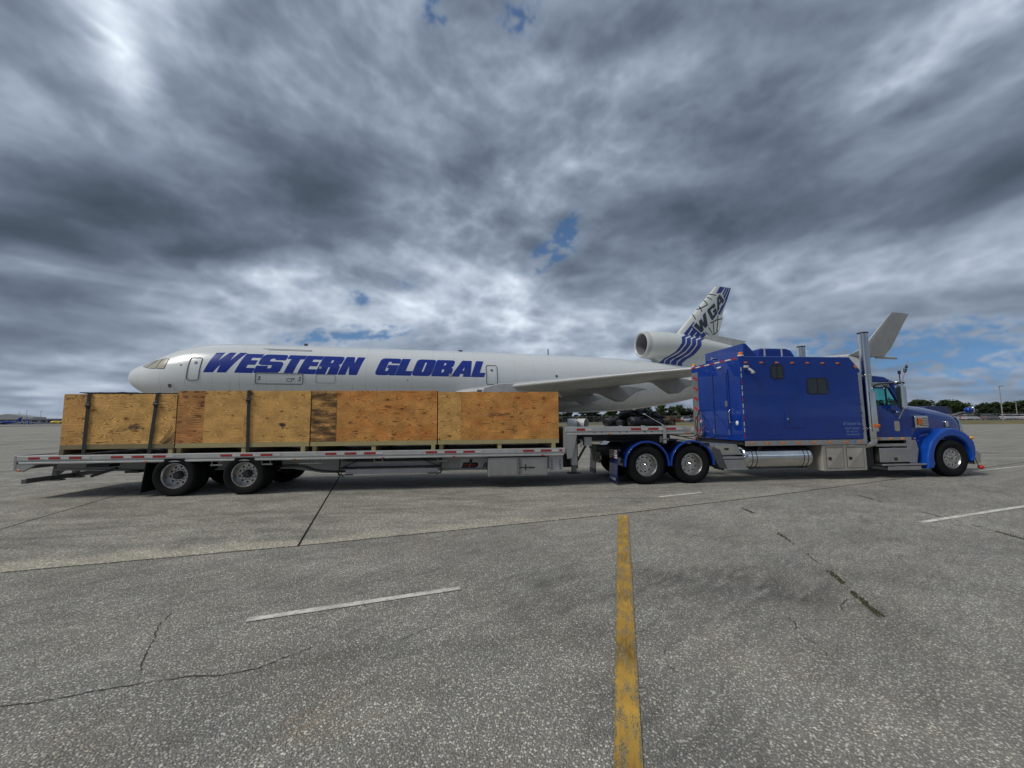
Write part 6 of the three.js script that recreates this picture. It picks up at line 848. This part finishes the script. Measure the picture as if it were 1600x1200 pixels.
{ const r = rng(88); let k = 0, i = 0;
  for (let x = 168; x < 262 && i < 24; x += 3.2 + 1.5 * r()) { const e = Math.sin((x - 170) * 0.12); tree(x, -172 - 14 * r(), 7.6 + 1.5 * r() + (x < 205 ? 1.3 : 0.3 * e), k++, `${ORD[i++]} tree from left in the belt behind the parked cars at right`, 'tree belt right of the truck'); }
  i = 0; for (let x = 16; x < 96 && i < 24; x += 3.0 + 1.4 * r()) tree(x, -172 - 16 * r(), 6.4 + 1.9 * r(), k++, `${ORD[i++]} tree from left in the belt seen under the airliner`, 'tree belt behind the airliner');
  // undergrowth and the rear of the belt read as one dark mass
  const lv = []; for (let n = 0; n < 9000; n++) { const x = 10 + 270 * r(), h = 3.4 + 2.2 * fbm2(x * 0.07, 2, 3) + 1.2 * n2(x * 0.3, 5), y = 0.4 + h * Math.pow(r(), 0.8), z = 0.5 + 0.6 * r(); lv.push(new THREE.PlaneGeometry(z * 1.5, z).rotateX(r() * 6.28).rotateY(r() * 6.28).translate(x, y, -180 - 14 * r())); }
  const u = mesh('undergrowth', lv, leafMats[0], scene); tag(u, 'dark green undergrowth filling the far tree belt', 'undergrowth', null, 'stuff'); }
// ---- lamp posts ----
function lamp(x, z, h, label) { const t = thing('lamp_post', label, 'lamp post', [x, 0.5, z], 0, 'lamp posts of the parking lot'); mesh('pole', cyl([0, 0, 0], [0, h, 0], 0.16, 0.09, 12), MT.aluDull, t); mesh('lamp_arm', bar([-0.9, h - 0.05, 0], [0.9, h - 0.05, 0], 0.08, 0.08), MT.aluDull, t); for (const d of [-0.75, 0.75]) mesh('lamp_head', rb(d - 0.45, d + 0.45, h - 0.1, h + 0.08, -0.2, 0.2, 0.05), d < 0 ? MT.white : MT.steel, t); }
lamp(148.3, -119.5, 10.4, 'tall grey lamp post at the right in front of the trees'); lamp(193, -151, 6.6, 'shorter grey lamp post near the right edge of the picture'); lamp(197, -150, 5, 'shortest lamp post at the right edge of the picture');
// ---- white office building and masts behind the gap ----
{ const b = thing('office_building', 'low white two storey building seen between trailer and sleeper', 'building', [96, 0.4, -215]); mesh('wall', bx(-12, 14, 0, 4.6, -8, 0), worn(0.6, 0.6, 0.57, 0.8), b); mesh('roof', bx(-12.4, 14.4, 4.6, 5.0, -8.4, 0.4), worn(0.5, 0.5, 0.48, 0.8), b); for (let i = 0; i < 8; i++) for (const y of [0.9, 2.9]) { const w = part('window', b); mesh('pane', bx(-11 + i * 3.1, -9.2 + i * 3.1, y, y + 1.1, 0.01, 0.04), MT.darkGlass, w); mesh('sill', bx(-11.1 + i * 3.1, -9.1 + i * 3.1, y - 0.1, y, 0.01, 0.12), MT.white, w); } mesh('canopy', bx(-12, 14, 2.1, 2.3, 0, 1.5), MT.white, b); }
for (const [x, l] of [[113, 'thin grey radio mast left of the pair behind the trees'], [116.5, 'thin grey radio mast right of the pair behind the trees']]) { const t = thing('radio_mast', l, 'mast', [x, 0.3, -258]); mesh('mast_pole', cyl([0, 0, 0], [0, 11, 0], 0.12, 0.05, 8), MT.steel, t); mesh('mast_arm', [bar([-0.5, 10, 0], [0.5, 10, 0], 0.05, 0.05)], MT.steel, t); }
// ---- far left: terminal and airliners ----
function smallJet(label, x, z, turn, cBody, cTail, cBelly) {
  const t = thing('distant_airliner', label, 'airliner', [x, 0, z], turn, 'airliners parked at the far terminal'), ring = (a, y, r) => [...Array(20).keys()].map((j) => { const q = j / 20 * 6.2832; return [a, y + r * Math.cos(q), r * Math.sin(q)]; });
  mesh('fuselage', loft([ring(0, 3.2, 0.1), ring(0.8, 3.3, 1.0), ring(2.4, 3.5, 1.7), ring(5, 3.6, 1.98), ring(24, 3.6, 1.98), ring(30, 4.1, 1.2), ring(35, 4.7, 0.3)]), cBody, t);
  mesh('tail_fin', prism([[28.5, 5], [33.5, 11.6], [36, 11.6], [34.5, 5]], 0.15, -0.15, 0.03), cTail, t);
  for (const s of [1, -1]) { mesh('wing', loft([[12, 18.5, 1.5, 3, 0.8], [19, 21.5, 16.5, 4.2, 0.25]].map(([l, e, b, y, th]) => airfoil([l, y, b * s], [e, y, b * s], th, 6))), cBelly, t); mesh('tailplane', loft([[30, 34, 0.5, 5, 0.4], [33.5, 35.5, 6, 5.6, 0.15]].map(([l, e, b, y, th]) => airfoil([l, y, b * s], [e, y, b * s], th, 6))), cBelly, t); mesh('engine', cyl([11.5, 1.7, 5.5 * s], [15.5, 1.8, 5.5 * s], 1.0, 0.8, 18), cTail, t); mesh('main_gear', [cyl([18, 0.6, 3 * s], [18, 3, 3 * s], 0.15), cyl([18, 0.6, 3 * s - 0.5], [18, 0.6, 3 * s + 0.5], 0.6, 0.6, 14)], MT.frame, t); }
  mesh('nose_gear', [cyl([4.5, 0.5, 0], [4.5, 2.4, 0], 0.1), cyl([4.5, 0.45, -0.3], [4.5, 0.45, 0.3], 0.45, 0.45, 14)], MT.frame, t);
}
const jb = worn(0.02, 0.06, 0.36, 0.4), jy = worn(0.75, 0.55, 0.02, 0.4), jw = worn(0.65, 0.66, 0.68, 0.4), jr = worn(0.5, 0.08, 0.05, 0.4);
smallJet('far blue airliner at the left edge of the picture', -820, -618, 0.5, jb, jb, jw); smallJet('far blue airliner left of the yellow one', -762, -622, 2.5, jb, jb, jw); smallJet('far yellow airliner by the terminal', -735, -628, 0.35, jy, jy, jw);
{ const b = thing('terminal_building', 'long low grey airport terminal on the far left horizon', 'building', [-860, 0, -700], 0.12); mesh('wall', bx(-160, 230, 0, 9, -30, 0), worn(0.34, 0.36, 0.42, 0.7), b); mesh('roof', bx(-164, 234, 9, 10.2, -33, 3), worn(0.42, 0.42, 0.42, 0.7), b); mesh('roof_hall', prism([[-50, 10.2], [-50, 17], [-38, 19], [-10, 14.5], [4, 13], [4, 10.2]], -5, -28), worn(0.4, 0.41, 0.42, 0.7), b); mesh('roof_hall', bx(58, 96, 10.2, 15.5, -28, -6), worn(0.4, 0.41, 0.43, 0.7), b); for (let i = 0; i < 30; i++) mesh('window', bx(-155 + i * 12.5, -146 + i * 12.5, 3.2, 7.4, 0.05, 0.2), worn(0.02, 0.035, 0.1, 0.2), b); }
for (const [x, h, l] of [[-800, 20, 'thin apron lamp mast farthest left above the terminal'], [-788, 22, 'thin apron lamp mast second from left above the terminal'], [-765, 21, 'thin apron lamp mast third from left above the terminal']]) { const t = thing('apron_mast', l, 'lamp mast', [x, 0, -640], 0, 'lamp masts at the terminal'); mesh('pole', cyl([0, 0, 0], [0, h, 0], 0.3, 0.15, 8), MT.aluDull, t); mesh('lamp_head', rb(-1.8, 1.8, h, h + 0.5, -0.4, 0.4, 0.1), MT.steel, t); }
// ---- litter ----
{ const g = new THREE.PlaneGeometry(0.5, 0.14, 12, 3).rotateX(-Math.PI / 2), p = g.attributes.position; for (let i = 0; i < p.count; i++) p.setY(i, 0.012 + 0.02 * Math.abs(n2(p.getX(i) * 6, p.getZ(i) * 9))); g.computeVertexNormals(); const m = mesh('blue_rag', g, worn(0.06, 0.22, 0.55, 0.8), scene); m.position.set(12.15, 0.003, -12.05); m.rotation.y = -0.35; tag(m, 'small bright blue rag on the ground under the cab step', 'rag'); }
renderer.render(scene, camera);
